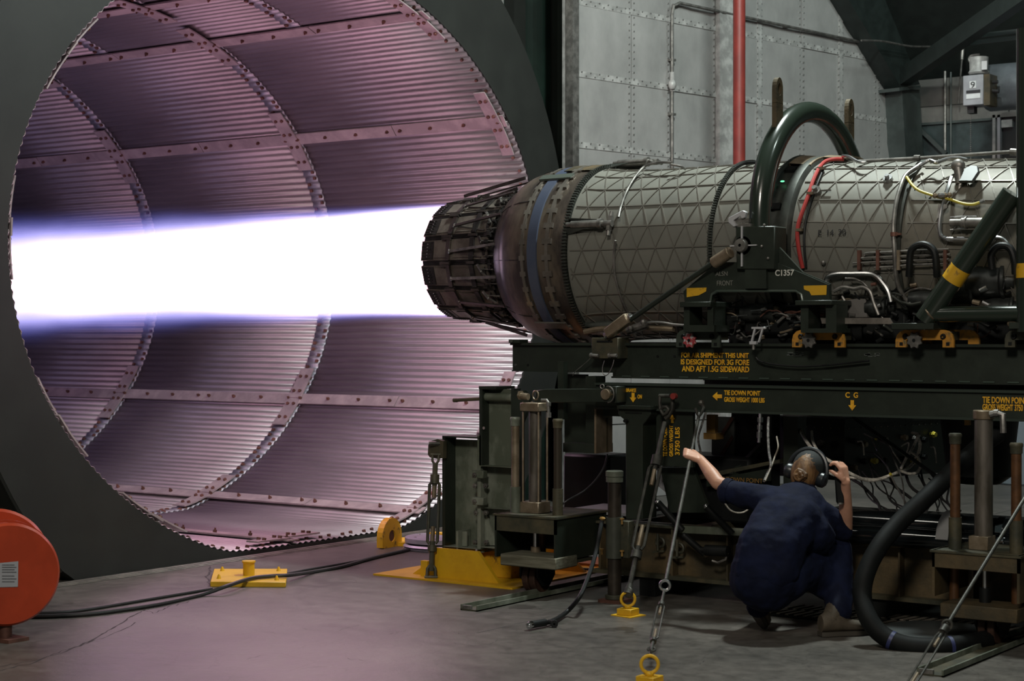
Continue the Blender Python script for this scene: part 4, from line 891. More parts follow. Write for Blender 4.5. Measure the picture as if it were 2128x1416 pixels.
# ---- roller brackets on the upper rail
def bracket(px0, px1, body, star, label, deep=False, dim=False):
    Yb = 9.76; a = PY(px0, 722, Yb); b_ = PY(px1, 722, Yb); top = PY(px0, 686, Yb).z; x0, x1, z0 = a.x, b_.x, a.z
    t = thing('roller_bracket', label, 'bracket', (x0+(x1-x0)/2, Yb, z0), 'roller brackets on the upper rail')
    W_ = x1-x0; zi = z0+(top-z0)*.42; lg = W_*.19; rr = W_*.17
    P = [(x0, z0), (x0, top-rr)]+[(x0+rr-rr*cos(R(a_)), top-rr+rr*sin(R(a_))) for a_ in (30, 60, 90)]+[(x1-rr+rr*sin(R(a_)), top-rr+rr*cos(R(a_))) for a_ in (0, 30, 60, 90)]+[(x1, z0), (x1-lg, z0), (x1-lg, zi), (x0+lg, zi), (x0+lg, z0)]
    m = MB(); m.prism([(x, Yb, z) for x, z in P], (0, .02, 0)); m.obj('face_plate', body, t, smooth=False)
    if deep: m = MB(); m.prism([(x+.10, Yb+.14, z) for x, z in P], (0, .02, 0)); m.obj('rear_plate', body, t, smooth=False)
    m = MB(); m.box((x0+lg*.3, Yb+.02, zi), (x1-lg*.3, Yb+.14, top-.01)); m.obj('spacer', olive_dirty, t)
    for f in (.17, .82):
        m = MB(); c = V((x0+W_*f, Yb, z0+(top-z0)*.62)); m.lathe([(-.012, .006), (-.012, .014), (0, .018), (.006, .018)], c, (0, 1, 0), 14); m.obj('axle_boss', steel_dull if body is olive_lit else rubber, t)
    for f in (.1, .9):
        m = MB(); m.box((x0+W_*f-.010, Yb-.003, z0+.010), (x0+W_*f+.010, Yb+.002, z0+.030)); m.obj('slot', rubber, t)
    if star:
        c = V((x0+W_*.36, Yb-.035, z0+(top-z0)*.40)); m = MB(); n = 8; P = []
        for i in range(n*2): a_ = pi*i/n; rd = .052 if i % 2 else .038; P.append(c+V((rd*cos(a_), 0, rd*sin(a_))))
        m.prism(P, (0, .02, 0)); o = m.obj('star_knob', star, t, smooth=False, bev=.003)
        m = MB(); m.cyl(c-V((0, .004, 0)), c+V((0, .001, 0)), .010, 10); m.obj('knob_socket', rubber, o)
        m = MB(); m.cyl(c+V((0, .02, 0)), c+V((0, .05, 0)), .012, 8); m.obj('knob_shaft', steel_dull, o)
    return t
star_red = mat('red_chipped_knob', (.42, .06, .07), .35, .3, col2=(.55, .5, .5), nscale=28, mixlo=.5, mixhi=.58)
bracket(1405, 1496, mat('bracket_green', (.035, .045, .035), .4), star_red, 'green roller bracket with a chipped red star knob on the rail')
bracket(1646, 1755, orange_worn, steel_dull, 'chipped yellow roller bracket right of the bright clamp, bare steel star knob')
bracket(1861, 1982, orange_worn, steel_dull, 'orange-yellow roller bracket below the diagonal brace tube foot', deep=True)
bracket(2088, 2200, olive_dirty, None, 'dull brown roller bracket at the far right end of the rail')
# bright hanging clamp between brackets
t = thing('rail_clamp', 'bright steel clamp hanging on the rail between green and yellow brackets', 'clamp', PY(1572, 722, 9.76))
m = MB(); m.bar(PY(1569, 684, 9.76), PY(1562, 712, 9.76), .016, .012); m.bar(PY(1585, 684, 9.76), PY(1577, 712, 9.76), .016, .012); m.bar(PY(1562, 682, 9.76), PY(1592, 682, 9.76), .014, .014); m.bar(PY(1559, 713, 9.76), PY(1573, 713, 9.76), .03, .02); m.obj('clamp_frame', handle_m, t, bev=.002)
m = MB(); m.cyl(PY(1566, 716, 9.76), PY(1566, 727, 9.76), .010, 8); m.obj('clamp_screw', steel_dull, t)
m = MB(); m.bar(PY(1590, 680, 9.8), PY(1605, 676, 9.8), .012, .008); m.obj('clamp_tail', steel, t)
# tan flat bar beside the stand foot
t = thing('flat_tie_bar', 'pale tan flat bar bridging from the gusset foot to the brace tube', 'bar', PY(1780, 668, 9.78))
m = MB(); P = [PY(*p, 9.80) for p in ((1705, 661), (1848, 661), (1856, 674), (1708, 673))]; m.prism(P, (0, .015, 0)); m.obj('bar_plate', mat('tan_plate', (.17, .15, .13), .5, .3, noise=.3, nscale=8), t)
# ---- tubular front frame at right
ff = thing('front_tube_frame', 'dark green triangular tube frame with yellow bands at the right edge', 'tube frame', PY(1990, 680, 9.7))
FY = 9.7; gl = mat('gloss_olive', (0, 0, 0))
m = MB(); m.cyl(PY(1922, 666, FY), PY(2104, 402, FY), .062, 24); m.obj('diagonal_tube', gl, ff)
m = MB(); m.cyl(PY(1920, 654, FY), PY(2122, 652, FY), .046, 20); m.obj('base_tube', gl, ff)
m = MB(); m.cyl(PY(2134, 690, FY), PY(2134, 60, FY), .058, 24); m.obj('upright_tube', gl, ff)
m = MB(); m.cyl(PY(1962, 608-2, FY)*1, PY(1990, 566, FY), .0, 3)
a, b_ = PY(1922, 666, FY), PY(2104, 402, FY); d_ = b_-a
m = MB(); m.cyl(a+d_*.315, a+d_*.42, .0635, 24); m.obj('yellow_band', yellow_worn, ff)
m = MB(); m.cyl(PY(2134, 578, FY), PY(2134, 548, FY), .0595, 24); m.obj('yellow_band', yellow_worn, ff)
m = MB(); m.ring(PY(1936, 650, FY)+V((0, -.01, 0)), (.8, 0, .55), .05, .006, 20, 6); m.obj('weld_bead', brown_steel, ff)
m = MB(); pbox(m, (1852, 672), (1940, 685), FY-.05, .22); m.obj('foot_plate', olive, ff, bev=.003)
m = MB(); pbox(m, (2096, 670), (2200, 684), FY-.05, .22); m.obj('foot_plate', olive, ff, bev=.003)
# ---- lower rail frame (trailer)
LY = 9.75
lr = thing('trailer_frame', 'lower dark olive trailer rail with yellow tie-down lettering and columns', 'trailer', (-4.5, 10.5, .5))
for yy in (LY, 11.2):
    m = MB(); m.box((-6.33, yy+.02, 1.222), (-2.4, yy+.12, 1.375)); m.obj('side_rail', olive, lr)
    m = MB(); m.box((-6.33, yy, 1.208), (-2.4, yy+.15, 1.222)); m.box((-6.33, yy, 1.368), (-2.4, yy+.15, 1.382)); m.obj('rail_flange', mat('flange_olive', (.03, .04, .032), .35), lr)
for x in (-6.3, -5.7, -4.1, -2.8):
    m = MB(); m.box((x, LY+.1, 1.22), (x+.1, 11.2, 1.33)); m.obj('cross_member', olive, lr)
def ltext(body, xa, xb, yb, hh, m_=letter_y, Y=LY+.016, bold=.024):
    p0 = PY(xa, yb, Y); p1 = PY(xb, yb, Y); return text(body, p0, V((p1.x, p1.y, p0.z)), lr, m_, h=hh/295, bold=bold)
ltext('BRAKE', 1301, 1322, 815, 7, bold=.03); ltext('ON', 1325, 1334, 829, 8, bold=.03)
ltext('TIE DOWN POINT', 1505, 1580, 821.5, 9); ltext('GROSS WEIGHT 1000 LBS', 1505, 1589, 835.5, 9)
ltext('C  G', 1757, 1783, 827, 10); 
ltext('TIE DOWN POINT', 2042, 2136, 838, 11); ltext('GROSS WEIGHT 3750 LBS', 2042, 2142, 853, 11)
def arrow(c, d, s, nm='arrow_mark', Y=LY+.014):
    c = PY(*c, Y); d = V((d[0], 0, d[1])); n_ = V((d.z, 0, -d.x)); s = s/295
    P = [c+d*s, c+n_*s*.75+d*s*.05, c+n_*s*.32+d*s*.05, c+n_*s*.32-d*s*.85, c-n_*s*.32-d*s*.85, c-n_*s*.32+d*s*.05, c-n_*s*.75+d*s*.05]
    m = MB(); m.prism(P, (0, .003, 0)); return m.obj(nm, letter_y, lr, smooth=False)
arrow((1315.5, 826), (0, -1), 10); arrow((1771, 842), (0, -1), 10); arrow((1491, 824), (-1, 0), 11)
# pedestal with cap and slot, lettered panel, second column
m = MB(); pprism(m, [(1284, 850), (1352, 850), (1352, 862), (1342, 876), (1335, 884), (1335, 1080), (1300, 1080), (1300, 884), (1296, 872), (1284, 862)], 9.70, .18); m.obj('pedestal', olive, lr, smooth=False, bev=.004)
m = MB(); pbox(m, (1282, 843), (1352, 852), 9.67, .24); m.obj('pedestal_cap', olive, lr)
m = MB(); pbox(m, (1299, 857), (1333, 860), 9.695, .02); m.obj('slot', rubber, lr)
m = MB(); q = PY(1303, 875, 9.69); m.cyl(q, q+V((0, -.03, 0)), .012, 8); m.obj('pivot_pin', rubber, lr)
m = MB(); pbox(m, (1364, 852), (1440, 972), 9.80, .03); pan = m.obj('lettered_panel', olive, lr)
def vtext(body, px, ya, yb, hh):
    p0 = PY(px, yb, 9.795); p1 = PY(px, ya, 9.795); p0 = V((p0.x+hh/290, p0.y, p0.z)); L_ = p1.z-p0.z
    return text(body, p0, p0+V((0, 0, L_)), pan, letter_y, h=hh/290, rot=(pi/2, -pi/2, 0), bold=.022)
vtext('TIE DOWN POINT', 1378, 888, 949, 9); vtext('GROSS WEIGHT', 1391, 884, 949, 8); vtext('3750 LBS', 1403, 888, 946, 10)
c_ = PY(1397, 873, 9.795); m = MB(); m.prism([c_+V(p) for p in ((0, 0, .035), (.02, 0, .005), (.009, 0, .005), (.009, 0, -.02), (-.009, 0, -.02), (-.009, 0, .005), (-.02, 0, .005))], (0, .003, 0)); m.obj('arrow_mark', letter_y, pan, smooth=False)
m = MB(); pbox(m, (1628, 866), (1658, 1060), 10.2, .12); m.obj('column', olive, lr)
m = MB(); pbox(m, (1520, 846), (1604, 1050), 10.6, .12); m.obj('column', rubber, lr)  # black stand-in added to keep this gap dark and hide the red pipe
m = MB(); pprism(m, [(1372, 972), (1440, 972), (1475, 1066), (1392, 1066)], 9.9, .03); m.obj('gusset_plate', olive, lr)
m = MB(); m.bar(PY(1520, 990, 10.3), PY(1605, 905, 10.6), .04, .04); m.obj('diagonal_brace', olive, lr)
m = MB(); m.bar(PY(1770, 866, 10.0), PY(1960, 1000, 10.5), .02, .02); m.obj('tension_rod', rubber, lr)
m = MB(); pbox(m, (1468, 862), (1486, 900), 10.0, .04); pbox(m, (1462, 900), (1488, 914), 10.0, .1); m.obj('brass_bracket', brass_m, lr)['label'] = 'brass coloured bracket'
m = MB(); pbox(m, (1479, 866), (1526, 975), 10.55, .02); m.obj('striped_panel', mat('striped_grey', (.09, .10, .09), .5, 0, noise=.2), lr)
for k in range(2): m = MB(); pprism(m, [(1496+k*2, 945-k*45), (1520, 905-k*40), (1524, 912-k*40), (1498+k*2, 955-k*45)], 10.54, .008); m.obj('stripe', rusty_bolt, lr)
m = MB(); pprism(m, [(1440, 990), (1620, 955), (1620, 962), (1440, 1000)], 10.3, .25); m.obj('lower_shelf', olive_dirty, lr)
m = MB(); pprism(m, [(1468, 998), (1600, 974), (1600, 1000), (1468, 1012)], 10.28, .02); pl_ = m.obj('shelf_face', olive, lr)
p0 = PY(1490, 1000, 10.27); p1 = PY(1585, 1000, 10.27); text('TIE DOWN POINT', p0, V((p1.x, p1.y, p0.z)), lr, mat('dim_stencil', (.25, .13, .03), .6), h=.03, bold=.0)
# rear structure between jack and pedestal
m = MB(); pbox(m, (1159, 752), (1171, 872), 9.70, .05); m.obj('guide_post', olive, lr)
m = MB(); pbox(m, (1217, 782), (1238, 925), 9.85, .12); m.obj('upright', olive, lr)
m = MB(); pbox(m, (1173, 778), (1218, 925), 9.95, .03); m.obj('side_plate', olive, lr)
m = MB(); pbox(m, (1170, 921), (1240, 943), 9.80, .2); m.obj('bottom_shelf', olive, lr)
m = MB(); pbox(m, (1235, 848), (1239, 943), 9.78, .2); m.obj('edge_strip', brown_steel, lr)
m = MB(); pbox(m, (1239, 868), (1260, 940), 9.9, .02); m.obj('tan_plate', rust_olive, lr)
m = MB(); pbox(m, (1238, 850), (1290, 866), 9.86, .1); m.obj('ledge', olive, lr)
# rear load arm and pin to the jack
t = thing('jack_arm', 'flat dark olive arm with a round bronze pin linking jack and trailer', 'jack arm', PY(1190, 824, 9.6))
m = MB(); pprism(m, [(1112, 812), (1130, 809), (1258, 808), (1270, 812), (1270, 836), (1110, 838)], 9.60, .06); m.obj('arm_plate', olive, t, bev=.004)
q = PY(1257, 820, 9.58); m = MB(); m.cyl(q, q+V((0, .1, 0)), .036, 20); m.obj('pin', brown_steel, t, bev=.004)
m = MB(); m.ring(q+V((.012, .02, 0)), (.2, 1, 0), .052, .005, 16, 6, -1.8, 1.6); m.ring(q+V((-.02, 0, .05)), (0, 1, 0), .014, .004, 12, 6); m.obj('pin_clip', steel_dull, t)
m = MB(); pbox(m, (1258, 803), (1281, 838), 9.64, .12); m.obj('arm_socket', olive, t, bev=.004)

# ================================================================== JACKS
def jack(name_label, Yf, f, dim=1):
    """f maps local pixel frame to the jack's pixels"""
rustpole = mat('rusty_pole', (.11, .048, .018), .5, .3, noise=.3, nscale=8)
jk = thing('rear_jack', 'green caster jack with two capped guide poles by the stand tower', 'jack', PZ(1118, 1235))
JY = 9.28
p0, p1 = PY(1028, 1064, JY), PY(1155, 1160, JY); x0, x1, zt_, zb_ = p0.x, p1.x, PY(1090, 1072, JY).z, PY(1090, 1163, JY).z
m = MB(); m.box((x0, JY, zt_-.11), (x1, JY+.015, zt_)); m.obj('front_apron', olive_dirty, jk)
m = MB(); m.box((x0-.01, JY-.01, zt_-.012), (x1+.01, JY+.62, zt_)); m.obj('top_plate', olive_dirty, jk)
m = MB(); m.box((x1-.015, JY, zb_), (x1, JY+.6, zt_)); m.obj('side_plate', olive, jk)
m = MB(); m.box((x0, JY, zb_), (x0+.015, JY+.6, zt_)); m.obj('side_plate', olive, jk)
m = MB(); m.box((x0, JY+.55, zb_), (x1, JY+.565, zt_)); m.obj('rear_plate', olive, jk)
m = MB(); m.box((x0-.0, JY+.25, zb_-.03), (x1+.0, JY+.45, zb_-.01)); m.obj('spreader', olive_dirty, jk)
a, b_ = PY(1041, 1150, JY), PY(1157, 1184, JY); 
m = MB(); m.box((a.x, JY-.01, PY(1100, 1180, JY).z), (b_.x, JY+.24, PY(1100, 1156, JY).z)); m.obj('timber_block', wood, jk, bev=.006)['label'] = 'weathered block above the wheel'
def caster(par, cx, cy, r, w_, ztop):
    m = MB()
    for s_ in (-1, 1): m.cyl((cx+s_*(w_*.5+.004)-w_*.45, cy, r), (cx+s_*(w_*.5+.004)+w_*.45, cy, r), r, 24)
    wl = m.obj('wheel', mat('rusty_wheel', (.075, .04, .028), .5, .4, noise=.3, nscale=14), par, bev=.006, kind=None)
    m = MB()
    for s_ in (-1, 1): m.prism([(cx+s_*(w_+.018), cy-r*.95, r*1.1), (cx+s_*(w_+.018), cy-r*.95, ztop), (cx+s_*(w_+.018), cy+r*.95, ztop), (cx+s_*(w_+.018), cy+r*.95, r*1.1), (cx+s_*(w_+.018), cy+r*.4, r*.5), (cx+s_*(w_+.018), cy-r*.4, r*.5)], (.012, 0, 0))
    m.obj('caster_fork', rubber, par, kind='stuff'); return wl
caster(jk, PZ(1113, 1232).x, JY+.22, .105, .05, PY(1100, 1180, JY).z+.01)
def pole(par, px, Y, r, yt, ysl, yb, m_top, m_sl, cap=True, capm=None):
    q = PY(px, yb, Y); zt1 = PY(px, yt, Y).z; zs = PY(px, ysl, Y).z
    m = MB(); m.cyl((q.x, Y, q.z), (q.x, Y, zt1-.02), r, 16); m.obj('guide_pole', m_top, par)
    m = MB(); m.cyl((q.x, Y, q.z), (q.x, Y, zs), r*1.28, 16); m.obj('pole_sleeve', m_sl, par)
    m = MB(); m.lathe([(0, r*.5), (0, r*1.15), (.035, r*1.2), (.04, r*1.3), (.05, r*1.3), (.058, r*1.15), (.06, .001)], (q.x, Y, zt1-.055), (0, 0, 1), 16); m.obj('pole_cap', capm or m_sl, par)
pole(jk, 1071, 9.42, .027, 868, 1012, 1068, brown_steel, olive_lit, capm=olive_lit)
pole(jk, 1159, 9.42, .027, 872, 1016, 1072, mat('pole_brown', (.05, .04, .028), .4, .4), olive_dirty)
q = PY(1112, 1066, 9.5); zt1 = PY(1112, 842, 9.5).z
m = MB(); m.cyl((q.x, 9.5, q.z+.03), (q.x, 9.5, zt1), .042, 20); m.obj('hydraulic_cylinder', mat('aged_cylinder', (.075, .065, .05), .45, .5, col2=(.16, .14, .12), nscale=6, nstretch=(2, 2, .5)), jk)
for dx, dy in ((-.062, -.05), (.062, -.05), (-.062, .05), (.062, .05)):
    m = MB(); m.cyl((q.x+dx, 9.5+dy, q.z), (q.x+dx, 9.5+dy, zt1+.02), .007, 6); m.obj('tie_rod', brown_steel, jk)
for za, zb__ in ((zt1-.04, zt1+.015), (q.z-.01, q.z+.075)):
    m = MB(); m.box((q.x-.075, 9.5-.07, za), (q.x+.075, 9.5+.07, zb__)); m.obj('cylinder_head', brown_steel, jk, bev=.004)
m = MB(); m.box((q.x-.10, 9.41, zt_), (q.x+.10, 9.6, q.z)); m.obj('mount_block', rust_olive, jk)
m = MB(); m.tube([PY(*p, 9.42) for p in ((1125, 832), (1136, 832), (1140, 838), (1140, 866))], .010, 8); m.cyl(PY(1140, 858, 9.42), PY(1140, 868, 9.42), .018, 8); m.cyl(PY(1140, 836, 9.42), PY(1140, 844, 9.42), .015, 8); m.obj('hose_fitting', steel_dull, jk)
m = MB(); m.cyl(PY(1082, 823, 9.45), PY(1098, 825, 9.45), .022, 10); m.cyl(PY(1080, 822, 9.45), PY(1084, 822, 9.45), .032, 6); m.ring(PY(1113, 822, 9.42), (.3, 1, 0), .03, .005, 14, 6); m.obj('pivot_bolt', brown_steel, jk)
rx = PY(1113, 1130, JY+.2); m = MB(); m.cyl((rx.x, JY+.2, zb_-.05), (rx.x, JY+.2, zt_-.02), .020, 12); m.obj('piston_rod', steel, jk)
m = MB(); m.cyl((rx.x, JY+.2, zb_-.02), (rx.x, JY+.2, zb_+.06), .032, 12); m.obj('rod_collar', brown_steel, jk)
m = MB(); m.cyl((x0+.17, JY+.3, zb_-.02), (x0+.17, JY+.3, zt_-.02), .026, 12); m.obj('inner_post', rustpole, jk)

jr = thing('front_jack', 'olive caster jack with rusty guide poles at the lower right corner', 'jack', PZ(2045, 1345))
JY2 = 9.2
p0, p1 = PY(1937, 1146, JY2), PY(2119, 1190, JY2); x0, x1 = p0.x, p1.x; zt2 = PY(2030, 1150, JY2).z; zb2 = PY(2030, 1186, JY2).z; z3 = PY(1945, 1240, JY2).z
m = MB(); m.box((x0, JY2, zb2), (x1, JY2+.015, zt2)); m.obj('front_apron', rust_olive, jr)
m = MB(); m.box((x0-.01, JY2-.01, zt2-.012), (x1+.01, JY2+.5, zt2)); m.obj('top_plate', olive_dirty, jr)
for xx in (x0, x1-.015): m = MB(); m.box((xx, JY2, z3), (xx+.015, JY2+.5, zt2)); m.obj('side_plate', rust_olive, jr)
a, b_ = PY(1955, 1262, JY2), PY(2115, 1290, JY2)
m = MB(); m.box((a.x, JY2-.01, PY(2035, 1289, JY2).z), (b_.x, JY2+.24, PY(2035, 1260, JY2).z)); m.obj('lower_beam', rust_olive, jr, bev=.004)
zl_ = PY(2035, 1260, JY2).z
caster(jr, PZ(2040, 1347).x, JY2+.18, .105, .045, PY(2035, 1289, JY2).z+.01)
pole(jr, 1985, 9.32, .028, 902, 1075, 1150, rustpole, olive_dirty, capm=olive_dirty)
pole(jr, 2112, 9.32, .028, 922, 1082, 1150, rustpole, olive_dirty, capm=olive_dirty)
q = PY(2044, 1140, 9.4); zt1 = PY(2044, 868, 9.4).z
m = MB(); m.cyl((q.x, 9.4, q.z), (q.x, 9.4, zt1), .050, 20); m.obj('hydraulic_cylinder', MATS['aged_cylinder'], jr)
m = MB(); m.cyl((q.x, 9.4, zt1-.01), (q.x, 9.4, zt1+.04), .058, 20); m.obj('cylinder_head', brown_steel, jr, bev=.004)
m = MB(); m.box((q.x-.06, 9.33, zt2), (q.x+.05, 9.45, zt2+.075)); m.obj('mount_block', brown_steel, jr, bev=.003)
m = MB(); m.tube([PY(*p, 9.36) for p in ((2058, 862), (2070, 859), (2084, 862), (2085, 900))], .018, 8); m.cyl(PY(2066, 859, 9.36), PY(2075, 859, 9.36), .02, 8); m.obj('hose_fitting', steel_dull, jr)
for px in (1983, 2112):
    g_ = PY(px, 1200, JY2+.2); m = MB(); m.cyl((g_.x, g_.y, zl_-.01), (g_.x, g_.y, zt2), .027, 12); m.obj('inner_post', rustpole, jr)
g_ = PY(2047, 1200, JY2+.15); m = MB(); m.cyl((g_.x, g_.y, zl_+.06), (g_.x, g_.y, zt2), .016, 12); m.obj('piston_rod', steel, jr)
m = MB(); m.cyl((g_.x, g_.y, zl_-.01), (g_.x, g_.y, zl_+.08), .032, 12); m.obj('rod_collar', rubber, jr)
# ================================================================== STAND TOWER behind the rear jack
tw = thing('stand_tower', 'tall weathered grey-green steel stanchion of stepped channels beside the tube', 'stand tower', PY(960, 1150, 9.9))
TY_ = 9.75
def sheetY(a, c, Y, name, m_, d=.012): m = MB(); pbox(m, a, c, Y, d); return m.obj(name, m_, tw)
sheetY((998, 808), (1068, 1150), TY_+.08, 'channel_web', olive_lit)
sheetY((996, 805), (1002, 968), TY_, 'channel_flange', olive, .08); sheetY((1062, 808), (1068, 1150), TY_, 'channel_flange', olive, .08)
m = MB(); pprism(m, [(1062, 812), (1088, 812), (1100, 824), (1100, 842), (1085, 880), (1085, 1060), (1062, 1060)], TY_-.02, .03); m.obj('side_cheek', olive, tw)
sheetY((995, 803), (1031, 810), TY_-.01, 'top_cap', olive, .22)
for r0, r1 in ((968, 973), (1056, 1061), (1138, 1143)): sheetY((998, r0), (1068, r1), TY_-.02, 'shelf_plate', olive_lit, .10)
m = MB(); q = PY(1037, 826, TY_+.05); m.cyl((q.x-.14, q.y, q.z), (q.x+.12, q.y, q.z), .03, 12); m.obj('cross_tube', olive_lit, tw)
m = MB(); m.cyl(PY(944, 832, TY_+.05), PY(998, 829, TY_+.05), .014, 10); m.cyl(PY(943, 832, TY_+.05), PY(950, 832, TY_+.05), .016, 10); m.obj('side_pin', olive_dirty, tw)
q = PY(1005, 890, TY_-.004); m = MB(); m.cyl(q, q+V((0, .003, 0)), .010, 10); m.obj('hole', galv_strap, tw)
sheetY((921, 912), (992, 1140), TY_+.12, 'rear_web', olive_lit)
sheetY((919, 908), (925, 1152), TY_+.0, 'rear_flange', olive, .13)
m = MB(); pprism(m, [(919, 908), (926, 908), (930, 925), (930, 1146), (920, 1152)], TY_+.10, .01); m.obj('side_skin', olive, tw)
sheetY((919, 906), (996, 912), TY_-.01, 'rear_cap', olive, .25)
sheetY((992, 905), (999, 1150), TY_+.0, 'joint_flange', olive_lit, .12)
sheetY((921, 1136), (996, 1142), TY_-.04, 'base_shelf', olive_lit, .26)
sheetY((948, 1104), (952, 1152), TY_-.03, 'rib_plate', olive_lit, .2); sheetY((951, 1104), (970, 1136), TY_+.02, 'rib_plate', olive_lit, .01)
for r0 in (978, 1034):
    m = MB(); pbox(m, (980, r0), (1004, r0+17), TY_-.05, .05); m.obj('hinge_block', olive_lit, tw, bev=.003)
for p in ((985, 988), (985, 1043), (986, 1010), (988, 1066), (986, 1128), (1009, 1128), (1008, 1010), (1008, 1066)):
    m = MB(); q = PY(*p, TY_-.06 if p[1] in (988, 1043) else TY_-.01); m.cyl(q, q+V((0, .02, 0)), .018, 6); m.cyl(q+V((0, -.012, 0)), q, .008, 6); m.obj('bolt', steel_dull, tw)
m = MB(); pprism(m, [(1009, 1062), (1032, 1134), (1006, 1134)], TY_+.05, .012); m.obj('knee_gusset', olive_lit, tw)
m = MB(); P = [PY(*p, TY_-.05) for p in ((890, 925), (895, 917), (909, 913), (921, 917), (921, 953), (909, 954), (893, 951), (889, 945))]; m.prism(P, (0, .04, 0)); m.obj('lug_plate', olive_dirty, tw)
# ================================================================== LOW THRUST FRAME
tf = thing('thrust_bed', 'long low ochre-stained steel bed frame under trailer and engine', 'bed frame', (-4.7, 10.2, .05))
BYf = 9.78
zt3 = PY(1450, 1072, BYf).z; zb3 = PY(1450, 1172, BYf).z; zt3 = .47; zb3 = .14
m = MB(); m.box((-6.35, BYf+.05, zb3), (-2.4, BYf+.08, zt3)); m.obj('front_web', rust_olive, tf)
m = MB(); m.box((-6.35, BYf-.03, zt3-.015), (-2.4, BYf+.14, zt3)); m.obj('top_flange', olive_dirty, tf)
m = MB(); m.box((-6.35, BYf-.03, zb3-.015), (-2.4, BYf+.14, zb3+.01)); m.obj('bottom_flange', olive_dirty, tf)
m = MB(); m.box((-6.35, 11.1, zb3), (-2.4, 11.2, zt3)); m.obj('rear_web', rust_olive, tf)
m = MB(); m.box((-6.9, BYf+.1, zt3-.06), (-6.3, 11.1, zt3-.03)); m.obj('end_deck', olive_dirty, tf)
for x in (-6.3, -5.75, -5.35, -4.8, -4.2, -3.75, -3.2):
    m = MB(); m.box((x, BYf-.02, zb3), (x+.012, BYf+.06, zt3)); m.obj('web_stiffener', rust_olive, tf)
    m = MB(); m.box((x, BYf+.1, zt3-.12), (x+.10, 11.1, zt3-.02)); m.obj('cross_beam', olive_dirty, tf)
m = MB(); m.prism([PY(*p, BYf-.05) for p in ((1412, 1093), (1560, 1100), (1558, 1115), (1412, 1108))], (0, .02, 0)); m.obj('angle_rail', olive_lit, tf)
for x in (-6.0, -4.4, -3.1):
    m = MB(); m.box((x, BYf, 0), (x+.12, 11.2, zb3)); m.obj('bearer', rubber, tf)
for p in ((1372, 1128), (1412, 1140)):
    q = PY(*p, BYf-.02); m = MB(); m.ring(q, (0, 1, 0), .03, .010, 14, 6); m.cyl(q-V((0, .03, .05)), q+V((0, -.03, .06)), .010, 8); m.bar(q+V((-.04, -.02, -.06)), q+V((.04, -.02, -.05)), .014, .014); m.obj('latch', olive_dirty, tf)
# black tubes and lever handles
for i, (a_, c_) in enumerate((((1367, 1045), (1418, 1102)), ((1468, 1054), (1522, 1110)), ((1422, 1114), (1465, 1152)))):
    t = thing('lever_handle', ('black round lever handle with bright tip beside the turnbuckle', 'black round lever handle with bright tip left of the crouching person', 'short black lever low under the bed flange')[i], 'lever', PY(*c_, 9.68))
    a, b_ = PY(*a_, 9.66), PY(*c_, 9.72); m = MB(); m.cyl(a, b_, .022, 14); m.obj('grip', rubber, t)
    m = MB(); m.ball(a, .020, 10); m.obj('tip', steel if i < 2 else rubber, t)
m = MB(); q = PY(1490, 1146, 9.7); t = thing('brake_actuator', 'small black actuator with lever low beside the person', 'actuator', q); m.cyl(q+V((-.08, 0, 0)), q+V((.08, 0, .005)), .035, 12); m.cyl(q+V((-.11, 0, 0)), q+V((-.08, 0, 0)), .02, 8); m.obj('actuator_body', rubber, t)
m = MB(); m.tube([PY(*p, 9.7) for p in ((1480, 1166), (1492, 1170), (1508, 1163), (1512, 1150))], .008, 6); m.obj('actuator_link', steel_dull, t)
# glossy cylinders lying on the bed at right
for i, (y0, yy, rr_) in enumerate(((1085, 9.85, .075), (1112, 9.72, .06))):
    t = thing('hydraulic_tube', ('glossy black hydraulic tube on the bed, upper of two', 'glossy black hydraulic tube on the bed, lower and nearer of two')[i], 'tube', PY(1930, y0+15, yy))
    a = PY(1730, y0-4, yy); b_ = PY(2200, y0+3, yy); m = MB(); m.cyl(a, V((b_.x, yy, a.z)), rr_, 28); m.obj('tube_body', mat('gloss_black', (.008, .010, .011), .12, .3, spec=.8), t)
    for px in (1990, 2085): m = MB(); q = PY(px, y0, yy); m.cyl((q.x-.02, yy, a.z), (q.x+.02, yy, a.z), rr_*1.12, 24); m.obj('end_ring', chrome if px > 2000 else MATS['gloss_black'], t)
t = thing('webbing_strap', 'pale grey webbing strap looped over the glossy hydraulic tubes', 'strap', PY(1950, 1090, 9.6))
P = []
for p in ((1972, 1062, 9.86), (1966, 1064, 9.80), (1960, 1068, 9.76), (1952, 1082, 9.70), (1947, 1100, 9.655), (1944, 1122, 9.65)):
    P.append(PY(p[0], p[1], p[2]))
m = MB(); vs = []; 
for p in P: vs += [p, p+V((.075, 0, -.002)), p+V((.075, -.006, .004)), p+V((0, -.006, .004))]
fs = [(0, 1, 2, 3), (len(vs)-4, len(vs)-1, len(vs)-2, len(vs)-3)]
for j in range(len(P)-1):
    for e_ in range(4): fs.append((j*4+e_, j*4+(e_+1) % 4, j*4+4+(e_+1) % 4, j*4+4+e_))
m.add(vs, fs); m.obj('strap_band', mat('webbing', (.20, .20, .20), .7), t)
t = thing('deck_board', 'flat dull grey board lying behind the hydraulic tubes', 'board', PY(1850, 1055, 10.1))
m = MB(); a = PY(1690, 1062, 9.95); m.box((a.x, 9.93, a.z-.03), (-2.4, 10.35, a.z)); m.obj('board_top', mat('board_grey', (.07, .075, .075), .5, .1, noise=.3), t)
